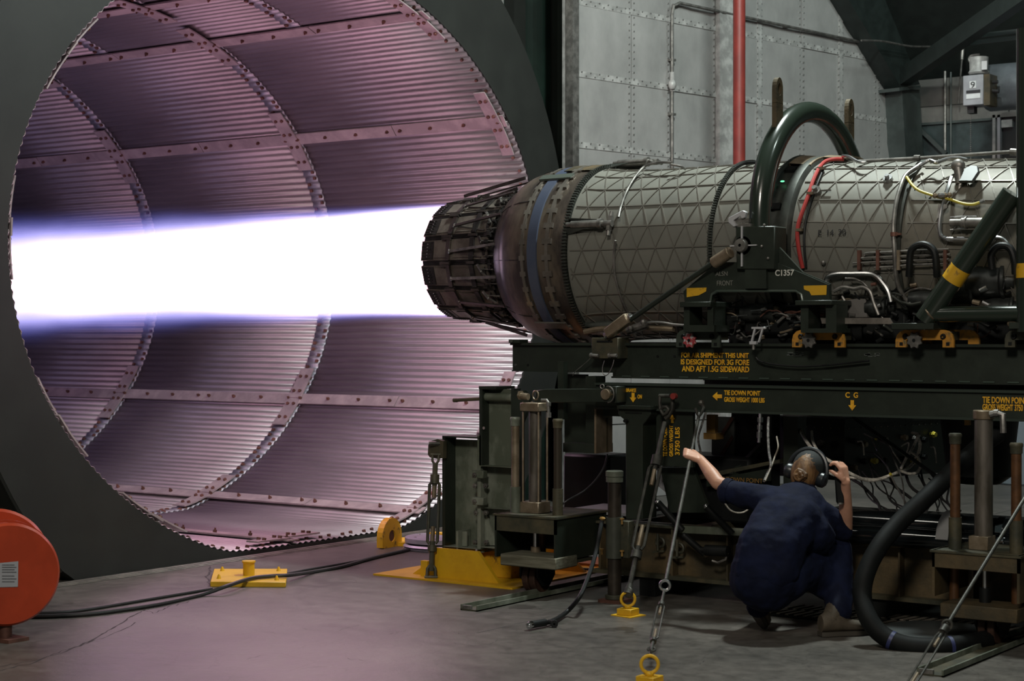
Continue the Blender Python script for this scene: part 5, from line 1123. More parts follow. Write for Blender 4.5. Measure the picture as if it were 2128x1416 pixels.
# ================================================================== FLOOR FITTINGS
# ---- big yellow anchor weldment
ya = thing('floor_anchor', 'large yellow welded floor anchor with two sloping gussets under the stand tower', 'floor anchor', (-7.4, 10.0, 0))
m = MB(); m.box((-8.03, 9.50, 0), (-6.82, 10.75, .012)); m.obj('anchor_plate', yellow, ya)
def gus(Y, x0, x1, xt, h, m_=yellow, nm='gusset', d=.03):
    m = MB(); m.prism([(x0, Y, .012), (x0, Y, h), (xt, Y, h), (x1, Y, .012)], (0, d, 0)); return m.obj(nm, m_, ya)
a0 = PZ(893, 1206).x
gus(9.62, -7.62, -7.02, -7.20, .215); gus(10.42, -7.62, -6.85, -7.10, .215)
m = MB(); m.box((-7.68, 9.60, .012), (-7.62, 9.64, .12)); m.prism([(-7.80, 9.66, .012), (-7.62, 9.66, .012), (-7.62, 9.66, .13)], (0, .03, 0)); m.obj('lug_rib', yellow, ya)
m = MB(); m.box((-7.35, 9.85, .012), (-7.08, 10.25, .20)); m.obj('centre_block', yellow_worn, ya, bev=.005)
# ---- bollard plate
bp_ = thing('bollard_plate', 'yellow floor plate with a short round bollard and four studs near the ring', 'bollard', PZ(516, 1200))
c = [PZ(*p, .03) for p in ((437, 1211), (594, 1212), (597, 1184), (445, 1184))]
m = MB(); m.prism([V((p.x, p.y, 0)) for p in c], (0, 0, .035)); m.obj('base_plate', yellow, bp_, bev=.003)
q = PZ(517, 1196, .035); m = MB(); m.lathe([(0, .001), (0, .040), (.085, .040), (.09, .047), (.10, .047), (.102, .001)], (q.x, q.y, .035), (0, 0, 1), 18); m.obj('bollard', yellow, bp_)
for p in ((462, 1187), (579, 1187), (455, 1203), (575, 1206)):
    q = PZ(*p, .035); m = MB(); m.lathe([(0, .016), (.03, .006), (.031, .001)], (q.x, q.y, .035), (0, 0, 1), 8); m.obj('stud', yellow, bp_)
# ---- upright eye bracket
eb = thing('eye_bracket', 'chipped yellow upright round-topped bracket with an eye hole beside grey sheaves', 'bracket', PZ(808, 1142))
b0 = PZ(783, 1141); b1 = PZ(823, 1133); dx = (b1-b0); w_ = dx.length; ux = dx.normalized(); vy = V((0, 0, 1)); nn = ux.cross(vy).normalized()
H_ = .235; cx = b0+dx/2; rr = w_/2
n = 24; vs = []; fs = []
for d_ in (0, -.055):
    for i in range(n):
        a_ = 2*pi*i/n; c1_, s1_ = cos(a_), sin(a_); hc = cx+vy*(H_-rr)
        vs.append(hc+ux*.047*c1_+vy*.047*s1_-nn*d_)
        if s1_ >= 0: o_ = ux*rr*c1_+vy*rr*s1_
        else:
            k_ = min(rr/max(1e-6, abs(c1_)), (H_-rr)/max(1e-6, abs(s1_))); o_ = ux*c1_*k_+vy*s1_*k_
        vs.append(hc+o_-nn*d_)
for i in range(n):
    j = (i+1) % n; o1 = 2*n; fs += [(2*i, 2*i+1, 2*j+1, 2*j), (o1+2*i, o1+2*j, o1+2*j+1, o1+2*i+1), (2*i+1, o1+2*i+1, o1+2*j+1, 2*j+1), (2*i, 2*j, o1+2*j, o1+2*i)]
m = MB(); m.add(vs, fs); m.obj('eye_plate', yellow_worn, eb, smooth=False)
m = MB(); hc = cx+vy*(H_-rr)+nn*.028; m.ring(hc, nn, .046, .008, 20, 6); m.cyl(hc+nn*.01, hc+nn*.02, .04, 16); m.obj('eye_bush', rusty_bolt, eb)
m = MB(); m.box((b1.x-.12, b1.y-.05, 0), (b1.x+.12, b1.y+.25, .03)); m.obj('foot_plate', yellow, eb)
m = MB(); m.ball((b1.x+.0, b1.y-.01, .036), .012, 8); m.obj('foot_bolt', yellow, eb)
# ---- grey sheave stack
sv = thing('sheave_stack', 'flat stack of two grey grooved discs lying on the floor behind the tower', 'sheave', PZ(905, 1152))
q = PZ(912, 1141); m = MB(); m.lathe([(0, .001), (0, .27), (.015, .285), (.022, .24), (.03, .285), (.045, .27), (.05, .001)], (q.x, q.y, 0), (0, 0, 1), 48); m.obj('lower_disc', bluegrey, sv)
m = MB(); m.lathe([(.05, .001), (.055, .24), (.06, .27), (.095, .27), (.10, .26), (.10, .001)], (q.x, q.y, 0), (0, 0, 1), 48); m.obj('upper_disc', bluegrey, sv)
m = MB()
for a_ in range(0, 360, 60): m.ball((q.x+.2*cos(R(a_)), q.y+.2*sin(R(a_)), .10), .012, 8, (1, 1, .5))
m.obj('disc_bolts', steel_dull, sv, kind='stuff')
m = MB(); m.box((q.x-.16, q.y+.08, .10), (q.x-.02, q.y+.16, .112)); m.obj('tab', yellow, sv)
# ---- ring anchors
def ring_anchor(px, py, label, s=1.):
    q = PZ(px, py); t = thing('ring_anchor', label, 'ring anchor', (q.x, q.y, 0), 'yellow ring anchors in the floor')
    m = MB(); m.prism([(q.x-.085*s, q.y-.06*s, 0), (q.x+.07*s, q.y-.085*s, 0), (q.x+.09*s, q.y+.06*s, 0), (q.x-.07*s, q.y+.085*s, 0)], (0, 0, .006)); m.obj('base_plate', yellow, t)
    m = MB(); m.box((q.x-.05*s, q.y-.05*s, .006), (q.x+.05*s, q.y+.05*s, .045)); m.cyl((q.x, q.y, .045), (q.x, q.y, .062), .022, 10); m.obj('anchor_block', yellow, t, bev=.003)
    m = MB(); m.ring((q.x, q.y, .10), (-.55, .83, 0), .042, .009, 24, 8); m.obj('ring', yellow, t)
    return V((q.x, q.y, .13))
A1 = ring_anchor(1305, 1280, 'yellow ring anchor beside the black-topped support jack foot')
A2 = ring_anchor(1350, 1424, 'yellow ring anchor cut by the bottom edge of the picture')
# ---- turnbuckle tie-downs
def turnbuckle(name, label, bot, top, f0, f1, gap, rod, mt, fork=.02):
    """rods and open body between two points; body from fraction f0 to f1"""
    t = thing(name, label, 'turnbuckle', bot); d = top-bot; P = lambda f: bot+d*f; sd = V((sin(PSI), cos(PSI), 0)); un = d.normalized()
    m = MB(); m.cyl(P(.035), P(f0+.02), rod, 10); m.obj('lower_rod', mt, t)
    m = MB(); m.cyl(P(f1-.03), P(.965), rod, 10); m.obj('upper_rod', mt, t)
    for s_ in (-1, 1):
        m = MB(); m.tube([P(f0)+sd*s_*gap*.6, P(f0+.02)+sd*s_*gap, P(f1-.02)+sd*s_*gap, P(f1)+sd*s_*gap*.6], rod*.62, 8); m.obj('body_bar', mt, t)
    for f, ln in ((f0, -1), (f1, 1)):
        m = MB(); m.cyl(P(f)-un*gap*.3, P(f)+un*gap*1.6*ln, gap*.95, 12); m.obj('end_boss', mt, t)
    m = MB(); m.cyl(P(f0), P(f0+(f1-f0)*.28), rod*.85, 8); m.cyl(P(f1), P(f1-(f1-f0)*.25), rod*.85, 8); m.obj('threaded_stub', brown_steel, t, kind='stuff')
    return t, P, sd, un
def jaw(t, p, un, sd, w_, mt, s_=1):
    m = MB()
    for k in (-1, 1): m.tube([p, p+un*w_*.8*s_+sd*k*w_*.6, p+un*w_*2.2*s_+sd*k*w_*.65], w_*.26, 8)
    m.cyl(p+un*w_*2.1*s_-sd*w_, p+un*w_*2.1*s_+sd*w_, w_*.28, 8); m.obj('jaw', mt, t)
# near left of tower
T0b, T0t = PY(896, 1196, 9.56), PY(905, 955, 9.68)
t, P, sd, un = turnbuckle('turnbuckle', 'dark turnbuckle hanging from the stand tower lug down to the yellow anchor', T0b, T0t, .27, .80, .034, .019, olive_dirty)
jaw(t, P(.10), -un, sd, .045, olive_dirty); jaw(t, P(.95), un, sd, .035, olive_dirty)
m = MB(); q = P(1.0)+un*.11; m.cyl(q-sd*.05, q+sd*.05, .018, 8); m.obj('shackle_pin', tie_steel, t)
# main tie-down to pedestal
topp = PY(1384, 866, 9.66)
t, P, sd, un = turnbuckle('turnbuckle', 'long rusty turnbuckle from the ring anchor beside the support jack up to the rail', A1+V((0, 0, .0)), topp, .24, .72, .036, .016, tie_steel)
m = MB(); m.cyl(P(.0), P(.055), .03, 12, .018); m.ball(P(.01), .036, 12, (1, .5, 1)); m.obj('rod_end', tie_steel, t)
t = thing('shackle', 'steel hook and bow shackle with a red pin hanging off the trailer rail', 'shackle', PY(1388, 850, 9.66))
m = MB(); m.tube([PY(*p, 9.66) for p in ((1372, 822), (1371, 838), (1373, 852), (1379, 862), (1386, 858), (1390, 851), (1386, 846), (1378, 846), (1373, 852))], .012, 8); m.obj('hook', tie_steel, t)
m = MB(); m.tube([PY(*p, 9.68) for p in ((1397, 822), (1398, 838), (1397, 850), (1390, 863), (1383, 870))], .014, 8); m.obj('bow', tie_steel, t)
m = MB(); m.cyl(PY(1370, 823, 9.66), PY(1392, 823, 9.66), .012, 8); m.obj('pin', tie_steel, t)
m = MB(); q = PY(1398, 824, 9.63); m.cyl(q, q+V((0, .03, 0)), .020, 12); m.obj('pin_head', mat('red_pin', (.22, .03, .025), .4), t)['label'] = 'red pin head'
# second tie-down held by the person
topp2 = PY(1452, 862, 9.66); HANDP = PY(1437, 950, 9.52)
t = thing('tie_down_rod', 'slim dark tie-down rod gripped by the crouching person, from rail to eye hook', 'tie-down rod', PY(1385, 1205, 8.95))
ptop, pbot = PD(1452, 866, 10.9), PD(1384, 1206, 9.35)
m = MB(); m.cyl(pbot, ptop, .010, 10); m.obj('rod', tie_steel, t)
m = MB(); m.tube([PD(1446, 850, 10.95), PD(1448, 858, 10.92), PD(1452, 868, 10.9), PD(1458, 858, 10.92), PD(1462, 848, 10.97), PD(1458, 838, 11.02)], .010, 8); m.ball(PD(1457, 838, 11.02), .022, 8); m.obj('top_hook', tie_steel, t)
m = MB(); m.ring(PD(1382, 1217, 9.32), (.55, -.83, 0), .026, .008, 18, 8); m.obj('eye', steel, t)
tb = PD(1381, 1226, 9.28)
t, P, sd, un = turnbuckle('turnbuckle', 'small turnbuckle between the eye hook and the nearest floor ring anchor', A2, tb, .26, .75, .018, .008, tie_steel)
m = MB()
for i in range(3): q = P(.03+.045*i); m.ring(q, sd if i % 2 else sd.cross(un), .019, .006, 14, 6)
m.obj('chain_link', tie_steel, t, kind='stuff')
# right foreground tie-down
A3 = PZ(1870, 1460, .05); topr = PY(2142, 1015, 8.9); 
t, P, sd, un = turnbuckle('turnbuckle', 'slanting grey turnbuckle rod crossing before the front jack at lower right', A3, topr, .05, .30, .022, .009, tie_steel)
m = MB(); m.ring(P(.33), (.55, -.83, 0), .022, .008, 16, 6); m.obj('eye', tie_steel, t)
# ---- channel tracks under the casters
for (pa, xw, ylen, lab) in ((PZ(957, 1268), .13, 2.6, 'steel channel track under the rear jack wheel'), (PZ(1905, 1402), .14, 2.6, 'steel channel track under the front jack wheel, lower right corner')):
    t = thing('channel_track', lab, 'floor track', (pa.x, pa.y, 0)); x, y = pa.x, pa.y
    m = MB(); m.box((x, y, 0), (x+xw, y+ylen, .008)); m.obj('track_base', olive_dirty, t)
    for xx in (x, x+xw-.01): m = MB(); m.box((xx, y, 0), (xx+.01, y+ylen, .035)); m.obj('track_flange', olive_lit, t)
    m = MB(); m.box((x+.01, y, .008), (x+xw*.6, y+.02, .03)); m.cyl((x+xw*.8, y+.15, .008), (x+xw*.8, y+.15, .025), .012, 8); m.obj('end_stop', steel_dull, t)
# ---- round support jack post
sp_ = thing('support_post', 'thick round screw post with a grey-green cap standing before the pedestal', 'support post', PZ(1277, 1256))
q = PZ(1277, 1252); X_, Y_ = q.x, q.y
zz = lambda row: PY(1277, row, Y_).z
m = MB(); m.box((X_-.08, Y_-.07, 0), (X_+.08, Y_+.09, .02)); m.obj('foot_plate', rusty_bolt, sp_)
m = MB(); m.cyl((X_, Y_, .02), (X_, Y_, zz(1236)), .060, 20); m.obj('collar', olive_dirty, sp_, bev=.004)
m = MB(); m.cyl((X_, Y_, .02), (X_, Y_, zz(995)), .043, 20); m.obj('inner_tube', mat('dark_bronze_tube', (.04, .032, .024), .45, .4, noise=.35), sp_)
m = MB(); m.cyl((X_, Y_, zz(1160)), (X_, Y_, zz(1075)), .055, 20); m.obj('sleeve', mat('sleeve_green', (.05, .055, .042), .45, .1, noise=.15), sp_)
m = MB(); m.lathe([(0, .001), (0, .054), (.03, .054), (.032, .050), (.036, .056), (.068, .056), (.072, .048), (.074, .001)], (X_, Y_, zz(1002)), (0, 0, 1), 24); m.obj('cap', mat('cap_green', (.12, .13, .10), .4, .2, noise=.2), sp_)
m = MB(); m.box((X_+.05, Y_-.01, zz(1158)), (X_+.11, Y_+.06, zz(1082))); m.obj('side_bracket', olive_dirty, sp_, bev=.003)
for r0 in (1078, 1144):
    for s_ in (-1, 1): m = MB(); a = V((X_+s_*.075, Y_-.03, zz(r0))); m.cyl(a, a-V((0, 0, .03)), .007, 6); m.cyl(a, a+V((0, 0, .008)), .015, 8); m.obj('lock_bolt', brass_m, sp_)
# ---- hanging air hose with nozzle
t = thing('air_hose', 'black hose hanging from the bed and ending in a chrome nozzle on the floor', 'hose', PZ(1110, 1302))
m = MB(); m.tube(smoothpath([PY(1251, 1083, 9.3), PY(1246, 1110, 9.25), PY(1238, 1150, 9.2), PY(1224, 1195, 9.0), PY(1205, 1240, 8.8), PZ(1178, 1272, .03), PZ(1150, 1290, .025), PZ(1125, 1297, .025)]), .014, 10); m.obj('hose_line', rubber, t)
m = MB(); m.cyl(PZ(1133, 1294, .03), PZ(1105, 1299, .03), .022, 12); m.cyl(PZ(1140, 1293, .03), PZ(1152, 1294, .03), .014, 8); m.obj('nozzle_grip', rubber, t)
m = MB(); m.cyl(PZ(1108, 1298, .03), PZ(1099, 1301, .03), .020, 12); m.ball(PZ(1100, 1300, .03), .021, 10); m.obj('nozzle_tip', chrome, t)
m = MB(); q = PZ(1152, 1297, .022); m.lathe([(-.012, .006), (-.012, .022), (.012, .022), (.012, .006)], q, (.5, -.8, 0), 14); m.obj('trigger_wheel', rubber, t)
m = MB(); m.cyl(PY(1252, 1076, 9.3), PY(1251, 1088, 9.3), .012, 8); m.ball(PY(1252, 1078, 9.3), .017, 8, (1.3, 1, .7)); m.obj('hose_coupling', brass_m, t)
# ---- red hose reel drum on a foot at the left
rd = thing('red_drum', 'large glossy red round drum with a data label at the left edge', 'drum', PZ(15, 1334))
hd = V((cos(PSI)*1, -sin(PSI), 0)); c = PD(15, 1194, 9.72); ax_ = (V((0, 0, CH))-c); ax_.z = .0; ax_.normalize(); ax_ = (ax_+V((.18, .10, 0))).normalized()
m = MB(); m.lathe([(-.42, .001), (-.42, .22), (-.40, .255), (-.02, .275), (.0, .285), (.012, .285), (.030, .272), (.034, .001)], c, ax_, 64); m.obj('drum_shell', orange_red, rd)
m = MB(); m.lathe([(-.10, .28), (-.10, .292), (-.085, .292), (-.085, .28)], c, ax_, 64); m.obj('rim_band', orange_red, rd)
m = MB(); m.lathe([(-.46, .001), (-.46, .31), (-.44, .325), (-.42, .31), (-.42, .001)], c, ax_, 64); m.obj('rear_flange', orange_red, rd)
sdx = ax_.cross(V((0, 0, 1))).normalized(); 
lc = c+ax_*.036; 
def DP(px, py): d = ray(px, py); o = V((0, 0, CH)); return o+d*(((lc-o).dot(ax_))/d.dot(ax_))
m = MB(); m.prism([DP(-6, 1221), DP(37, 1220), DP(38, 1167), (DP(-4, 1171))], ax_*.002); lb = m.obj('data_label', mat('label_grey', (.42, .43, .46), .4, .3), rd)
m = MB()
for i, r0 in enumerate((1174, 1179, 1184, 1189, 1197, 1203, 1209)): m.prism([DP(4, r0+1.2), DP(34 if i % 2 else 30, r0+1.2), DP(34 if i % 2 else 30, r0), DP(4, r0)], ax_*.0035)
m.obj('label_lines', letter_k, lb, smooth=False, kind='stuff')
m = MB(); fz = PZ(12, 1332); m.cyl((fz.x, fz.y, 0), (fz.x, fz.y, c.z-.2), .035, 12); m.obj('foot_stem', rusty_bolt, rd)
m = MB(); m.box((fz.x-.10, fz.y-.06, 0), (fz.x+.10, fz.y+.08, .02)); m.obj('foot_plate', rusty_bolt, rd)
# ---- floor cables and cracks
for lab, pts, r in (('thick black cable snaking across the floor over the yellow bollard plate', [(60, 1282), (110, 1281), (180, 1277), (240, 1270), (330, 1256), (420, 1236), (470, 1219), (520, 1203), (560, 1198), (600, 1196), (650, 1189), (710, 1178), (760, 1164), (800, 1154), (850, 1143)], .014),
               ('second black cable lying behind the first between drum and bollard plate', [(60, 1276), (130, 1273), (200, 1264), (290, 1249), (380, 1234), (440, 1224)], .011),
               ('thin dark shadow line shaped as a cable from the bollard plate to the sheaves', [(590, 1194), (640, 1184), (700, 1174), (755, 1164)], .008)):  # last strand is a shadow line, built as a dark strip of geometry
    t = thing('floor_cable', lab, 'cable', PZ(*pts[0])); m = MB(); pp = smoothpath([PZ(*p, r+(.038 if 440 < p[0] < 605 and r > .012 else 0)) for p in pts])
    pp = [V((p.x, p.y, p.z+(.04 if (c[3].x-.05 < p.x < c[1].x+.05 and False) else 0))) for p in pp] if False else pp
    m.tube(pp, r, 8); m.obj('cable_run', rubber_dull, t)
fl_ = bpy.data.objects['floor']
crk = mat('crack_dark', (.025, .02, .02), .8)
def crack(pts, w0=.006, seed=1):
    rnd = random.Random(seed); P = []
    for a, b_ in zip(pts, pts[1:]):
        for i in range(7): P.append((a[0]+(b_[0]-a[0])*i/7+rnd.uniform(-3, 3), a[1]+(b_[1]-a[1])*i/7+rnd.uniform(-1.6, 1.6)))
    W3 = [PZ(*p, .0006) for p in P]; m = MB(); vs = []
    for i, p in enumerate(W3):
        d = (W3[min(i+1, len(W3)-1)]-W3[max(0, i-1)]).normalized(); n_ = V((-d.y, d.x, 0)); ww = w0*rnd.uniform(.3, 1.5); vs += [p+n_*ww, p-n_*ww]
    m.add(vs, [(2*i, 2*i+1, 2*i+3, 2*i+2) for i in range(len(W3)-1)]); o = m.obj('floor_crack', crk, None, smooth=False); o.parent = fl_
crack([(-20, 1398), (60, 1380), (150, 1350), (205, 1322), (250, 1296), (290, 1272), (320, 1262), (390, 1245), (440, 1218)], .006, 2)
crack([(0, 1386), (80, 1372), (150, 1346), (220, 1325), (290, 1290)], .003, 3)
crack([(295, 1268), (320, 1274), (350, 1262), (400, 1248)], .004, 4)
crack([(437, 1218), (428, 1200), (438, 1190), (434, 1176)], .007, 5)
crack([(545, 1213), (580, 1215), (596, 1209)], .003, 6)
for i in range(14):
    x, y = random.uniform(500, 1500), random.uniform(1290, 1400); crack([(x, y), (x+random.uniform(15, 60), y+random.uniform(-14, 10))], .0012, 20+i)
stm = mat('oil_stain', (.045, .04, .035), .35)
for i, (cx_, cy_, rx_, ry_) in enumerate(((1085, 1262, 30, 5), (1297, 1307, 22, 5), (1310, 1313, 14, 3))):
    n = 20; rnd = random.Random(i); P = [PZ(cx_+rx_*cos(2*pi*k/n)*rnd.uniform(.6, 1.1), cy_+ry_*sin(2*pi*k/n)*rnd.uniform(.6, 1.1), .0008) for k in range(n)]
    m = MB(); m.add(P, [tuple(range(n))]); o = m.obj('floor_stain', stm, None, smooth=False); o.parent = fl_
# slab joints further back
jm = mat('joint_dark', (.04, .035, .03), .7)
for X0 in (-6.0, -2.5):
    m = MB(); m.box((X0, 8.0, .0), (X0+.012, 20.5, .0008)); o = m.obj('slab_joint', jm, None); o.parent = fl_
# ---- black trunk hose looping at lower right
t = thing('trunk_hose', 'very thick black hose curving down behind the person to the floor at right', 'hose', PZ(1900, 1352))
pts = [PY(2075, 900, 9.9), PY(2040, 925, 9.8), PY(1990, 970, 9.6), PY(1930, 1030, 9.4), PY(1870, 1085, 9.25), PY(1828, 1135, 9.1), PY(1800, 1190, 9.0), PY(1792, 1240, 8.95), PY(1806, 1288, 8.9), PY(1836, 1322, 8.9), PY(1880, 1341, 8.92), PY(1940, 1346, 8.98), PY(2000, 1340, 9.1), PY(2050, 1330, 9.3)]
m = MB(); m.tube(smoothpath(pts), .052, 16); m.obj('hose_body', mat('trunk_rubber', (.006, .0068, .0068), .65, 0, noise=.3, spec=.15), t)
for k in (9.4, 11.6):
    sm = smoothpath(pts); i = int(k*6); m = MB(); d = (sm[i+1]-sm[i]).normalized(); m.cyl(sm[i], sm[i]+d*.02, .0535, 16); m.obj('blue_band', mat('hose_blue', (.02, .025, .09), .5), t)
m = MB(); m.box((-4.15, 8.95, 0), (-3.65, 9.25, .012)); q = PZ(1930, 1320); m = MB(); m.lathe([(0, .001), (0, .30), (.015, .31), (.02, .30), (.021, .001)], (q.x, q.y+.1, 0), (0, 0, 1), 36); tag(m.obj('drip_tray', mat('tray_grey', (.08, .09, .09), .4, .3)), 'dull grey round drip tray on the floor inside the hose loop', 'tray')
# slatted floor grating
gr = thing('floor_grating', 'slatted steel floor grating under the bed frame behind the person', 'grating', PZ(1800, 1270))
g0 = PZ(1640, 1243); m = MB(); gx0, gx1, gy0, gy1 = -4.95, -3.2, 9.55, 9.95
for k in range(30):
    x = gx0+(gx1-gx0)*k/30
    for (ya_, yb_) in ((gy0, (gy0+gy1)/2-.015), ((gy0+gy1)/2+.015, gy1)):
        m = MB(); m.prism([(x, ya_, .012), (x+.022, ya_, .012), (x+.052, yb_, .012), (x+.03, yb_, .012)], (0, 0, .006)); m.obj('slat', mat('grating_steel', (.26, .23, .19), .4, .5), gr, smooth=False)
m = MB(); m.box((gx0, gy0-.03, 0), (gx1+.1, gy1+.03, .010)); m.obj('grating_frame', rubber, gr)
# ================================================================== BACKGROUND UNDER THE ENGINE
def dirw(deg): a = R(deg); return (_v*cos(a)+_r*sin(a)).normalized()*1.0
cb = thing('junction_cabinet', 'dark riveted cabinet slung under the engine with cables plugged in', 'cabinet', PD(1755, 995, 11.6))
dr_, dl_ = dirw(49), dirw(-41); dr_.z = dl_.z = 0; cc = PD(1755, 882, 11.6); ht = PD(1755, 882, 11.6).z-PD(1755, 1000, 11.6).z
def cab(off, h0, h1, nm, m_, ext=0.): 
    P0 = V((cc.x, cc.y, cc.z+h0))-dr_*ext-dl_*ext; m = MB(); m.prism([P0, P0+dr_*(1.25+ext*2), P0+dr_*(1.25+ext*2)+dl_*(.62+ext*2), P0+dl_*(.62+ext*2)], (0, 0, h1-h0)); return m.obj(nm, m_, cb)
cab(0, -ht, 0, 'cabinet_body', cabinet_m); cab(0, 0, .035, 'cabinet_lid', cabinet_m, .02)
m = MB(); P0 = V((cc.x, cc.y, cc.z+.036)); m.prism([P0+dr_*.04+dl_*.04, P0+dr_*1.2+dl_*.04, P0+dr_*1.2+dl_*.56, P0+dr_*.04+dl_*.56], (0, 0, .01)); m.obj('top_tray', mat('tray_tan', (.5, .45, .43), .45, .4), cb)
for (s_, L_) in ((dr_, 1.2), (dl_, .6)):
    nrm = (s_.cross(V((0, 0, 1)))).normalized(); nrm = nrm if nrm.dot(-_v) > 0 else -nrm
    m = MB()
    for k in range(int(L_/.07)): m.ball(V((cc.x, cc.y, cc.z-.03))+s_*(.04+.07*k)+nrm*.003, .006, 6)
    m.obj('rivet_row', steel_dull, cb, kind='stuff')
    for row in range(2):
        for k in range(int(L_/.11)):
            if random.random() < .25: continue
            b0_ = V((cc.x, cc.y, cc.z-.12-.15*row+random.uniform(-.02, .02)))+s_*(.07+.11*k)
            m = MB(); m.cyl(b0_, b0_+nrm*.045, .017, 8); m.cyl(b0_+nrm*.02, b0_+nrm*.03, .022, 8); m.obj('connector', random.choice((steel_dull, rubber, rubber, brown_steel, yellow_cable, steel_dull)), cb)
for p in ((1690, 858), (1765, 862), (1845, 860)):
    pass
# braided white cables
def cable(label, pts, r, m_=white_cable, cat='cable', nm='hanging_cable', band=None):
    P = [PD(*p) for p in pts]; t = thing(nm, label, cat, P[-1]); m = MB(); m.tube(smoothpath(P, 5), r, 7); m.obj('cable_run', m_, t)
    if band:
        for b_ in band: 
            sm = smoothpath(P, 5); i = min(len(sm)-2, int(b_*len(sm))); m = MB(); m.cyl(sm[i], sm[i+1], r*1.5, 8); m.obj('tag_sleeve', yellow_cable, t)
cable('pair of pale braided cables sweeping from the cabinet past the radio, upper strand', [(1664, 893, 11.3), (1668, 905, 11.2), (1685, 930, 11.0), (1702, 945, 10.9), (1735, 965, 10.8), (1770, 986, 10.8), (1805, 999, 10.9), (1840, 993, 11.0), (1870, 980, 11.1), (1890, 971, 11.2), (1905, 950, 11.2), (1912, 925, 11.2), (1905, 903, 11.4)], .011)
cable('pale braided cable drooping below its twin under the cabinet corner', [(1687, 897, 11.3), (1690, 920, 11.1), (1705, 948, 11.0), (1715, 975, 10.9), (1740, 990, 10.9), (1780, 994, 10.9), (1820, 997, 11.0), (1850, 988, 11.0), (1868, 983, 11.1)], .009)
cable('pale cable looping in a ring at the right of the cabinet', [(1893, 940, 11.1), (1900, 944, 11.1), (1910, 955, 11.1), (1913, 970, 11.1), (1905, 982, 11.1), (1890, 985, 11.1), (1874, 980, 11.1)], .009)
cable('whitish braided cable rising to a cabinet plug right of the loop', [(1872, 975, 11.1), (1885, 950, 11.1), (1893, 938, 11.1), (1905, 915, 11.2), (1910, 903, 11.3), (1895, 900, 11.5)], .009)
cable('grey cable with yellow sleeve from the middle cabinet plug to the floor', [(1795, 902, 11.5), (1812, 910, 11.3), (1830, 918, 11.2), (1848, 930, 11.1), (1862, 965, 11.0), (1875, 1000, 10.9), (1880, 1050, 10.6)], .005, steel_dull, band=(.25,))
cable('lower grey cable with yellow sleeve from the cabinet', [(1800, 940, 11.5), (1820, 945, 11.3), (1840, 965, 11.2), (1850, 985, 11.0), (1862, 1010, 10.9), (1885, 1050, 10.6)], .006, steel_dull, band=(.6,))
cable('speckled cable hanging left of the column behind the raised arm', [(1597, 868, 10.6), (1596, 900, 10.5), (1598, 940, 10.4), (1602, 968, 10.3), (1595, 985, 10.3), (1588, 1000, 10.2)], .008, mat('speckled_cable', (.12, .11, .10), .6, .1, noise=.6, nscale=60))
cable('thin tan cable bowed right beside the column', [(1614, 908, 10.5), (1617, 930, 10.4), (1610, 950, 10.4), (1602, 972, 10.3), (1590, 1000, 10.2)], .005, mat('tan_cable', (.20, .17, .13), .6))
cable('black and white cable curving below the tie-down hook', [(1467, 857, 11.0), (1458, 885, 11.0), (1451, 910, 11.0), (1455, 935, 11.0), (1462, 960, 11.0), (1470, 990, 11.0)], .007, MATS['speckled_cable'])
cable('thin white wire arcing under the short sleeve', [(1490, 1000, 10.7), (1498, 1022, 10.7), (1506, 1045, 10.7), (1520, 1062, 10.7), (1540, 1066, 10.7), (1556, 1058, 10.7), (1570, 1040, 10.7)], .005)
for i in range(14):
    x = random.uniform(1770, 1960); cable('one of the slack black cables trailing from cabinet to bed', [(x, random.uniform(960, 1000), 11.3), (x+12+random.uniform(-5, 20), 1010, 11.1), (x+30+random.uniform(-10, 25), 1040, 10.9), (x+45+random.uniform(-10, 30), 1062, 10.6)], random.choice((.005, .007, .010)), rubber_dull)
for o in [o for o in bpy.data.objects if o.get('label') == 'one of the slack black cables trailing from cabinet to bed']: o['group'] = 'slack black cables under the cabinet'
for i in range(6):
    x = 1790+i*28+random.uniform(-8, 8); cable('one of the short yellow and grey leads at the cabinet plugs', [(x, 905+random.uniform(-5, 30), 11.5), (x+random.uniform(5, 20), 918+random.uniform(0, 25), 11.2), (x+random.uniform(-5, 25), 945+random.uniform(0, 20), 11.2)], .005, random.choice((yellow_cable, steel_dull, white_cable)))
for o in [o for o in bpy.data.objects if o.get('label') == 'one of the short yellow and grey leads at the cabinet plugs']: o['group'] = 'short leads at the cabinet plugs'
t = thing('hanging_connector', 'chrome ribbed connector rod hanging under the rail left of the column', 'connector', PD(1580, 925, 10.7))
m = MB()
m.cyl(PD(1580, 860, 10.7), PD(1577, 920, 10.7), .010, 8); m.cyl(PD(1580, 868, 10.7), PD(1580, 878, 10.7), .018, 10); m.cyl(PD(1579, 884, 10.7), PD(1579, 893, 10.7), .016, 10); m.cyl(PD(1578, 898, 10.7), PD(1578, 910, 10.7), .016, 10); m.obj('connector_body', steel, t)
t = thing('black_canister', 'large tapered black canister behind the front jack cylinder', 'canister', PD(2050, 1010, 11.0))
q = PD(2035, 1005, 11.0); m = MB(); m.lathe([(0, .001), (0, .13), (.05, .2), (.40, .24), (.42, .25), (.44, .22), (.45, .001)], q, (0, 0, 1), 24); m.obj('canister_body', rubber, t)
m = MB(); m.bar(PD(2011, 870, 10.6), PD(2011, 884, 10.6), .03, .03); m.obj('brass_tip', brass_m, t)
t = thing('black_pump', 'black pump box with fittings low behind the trailer column', 'pump', PD(1450, 1040, 10.4))
m = MB(); q = PY(1500, 1012, 10.55); m.obox(q, (.32, 0, 0), (0, .2, 0), (0, 0, .22)); m.obj('pump_housing', rubber, t, bev=.02)
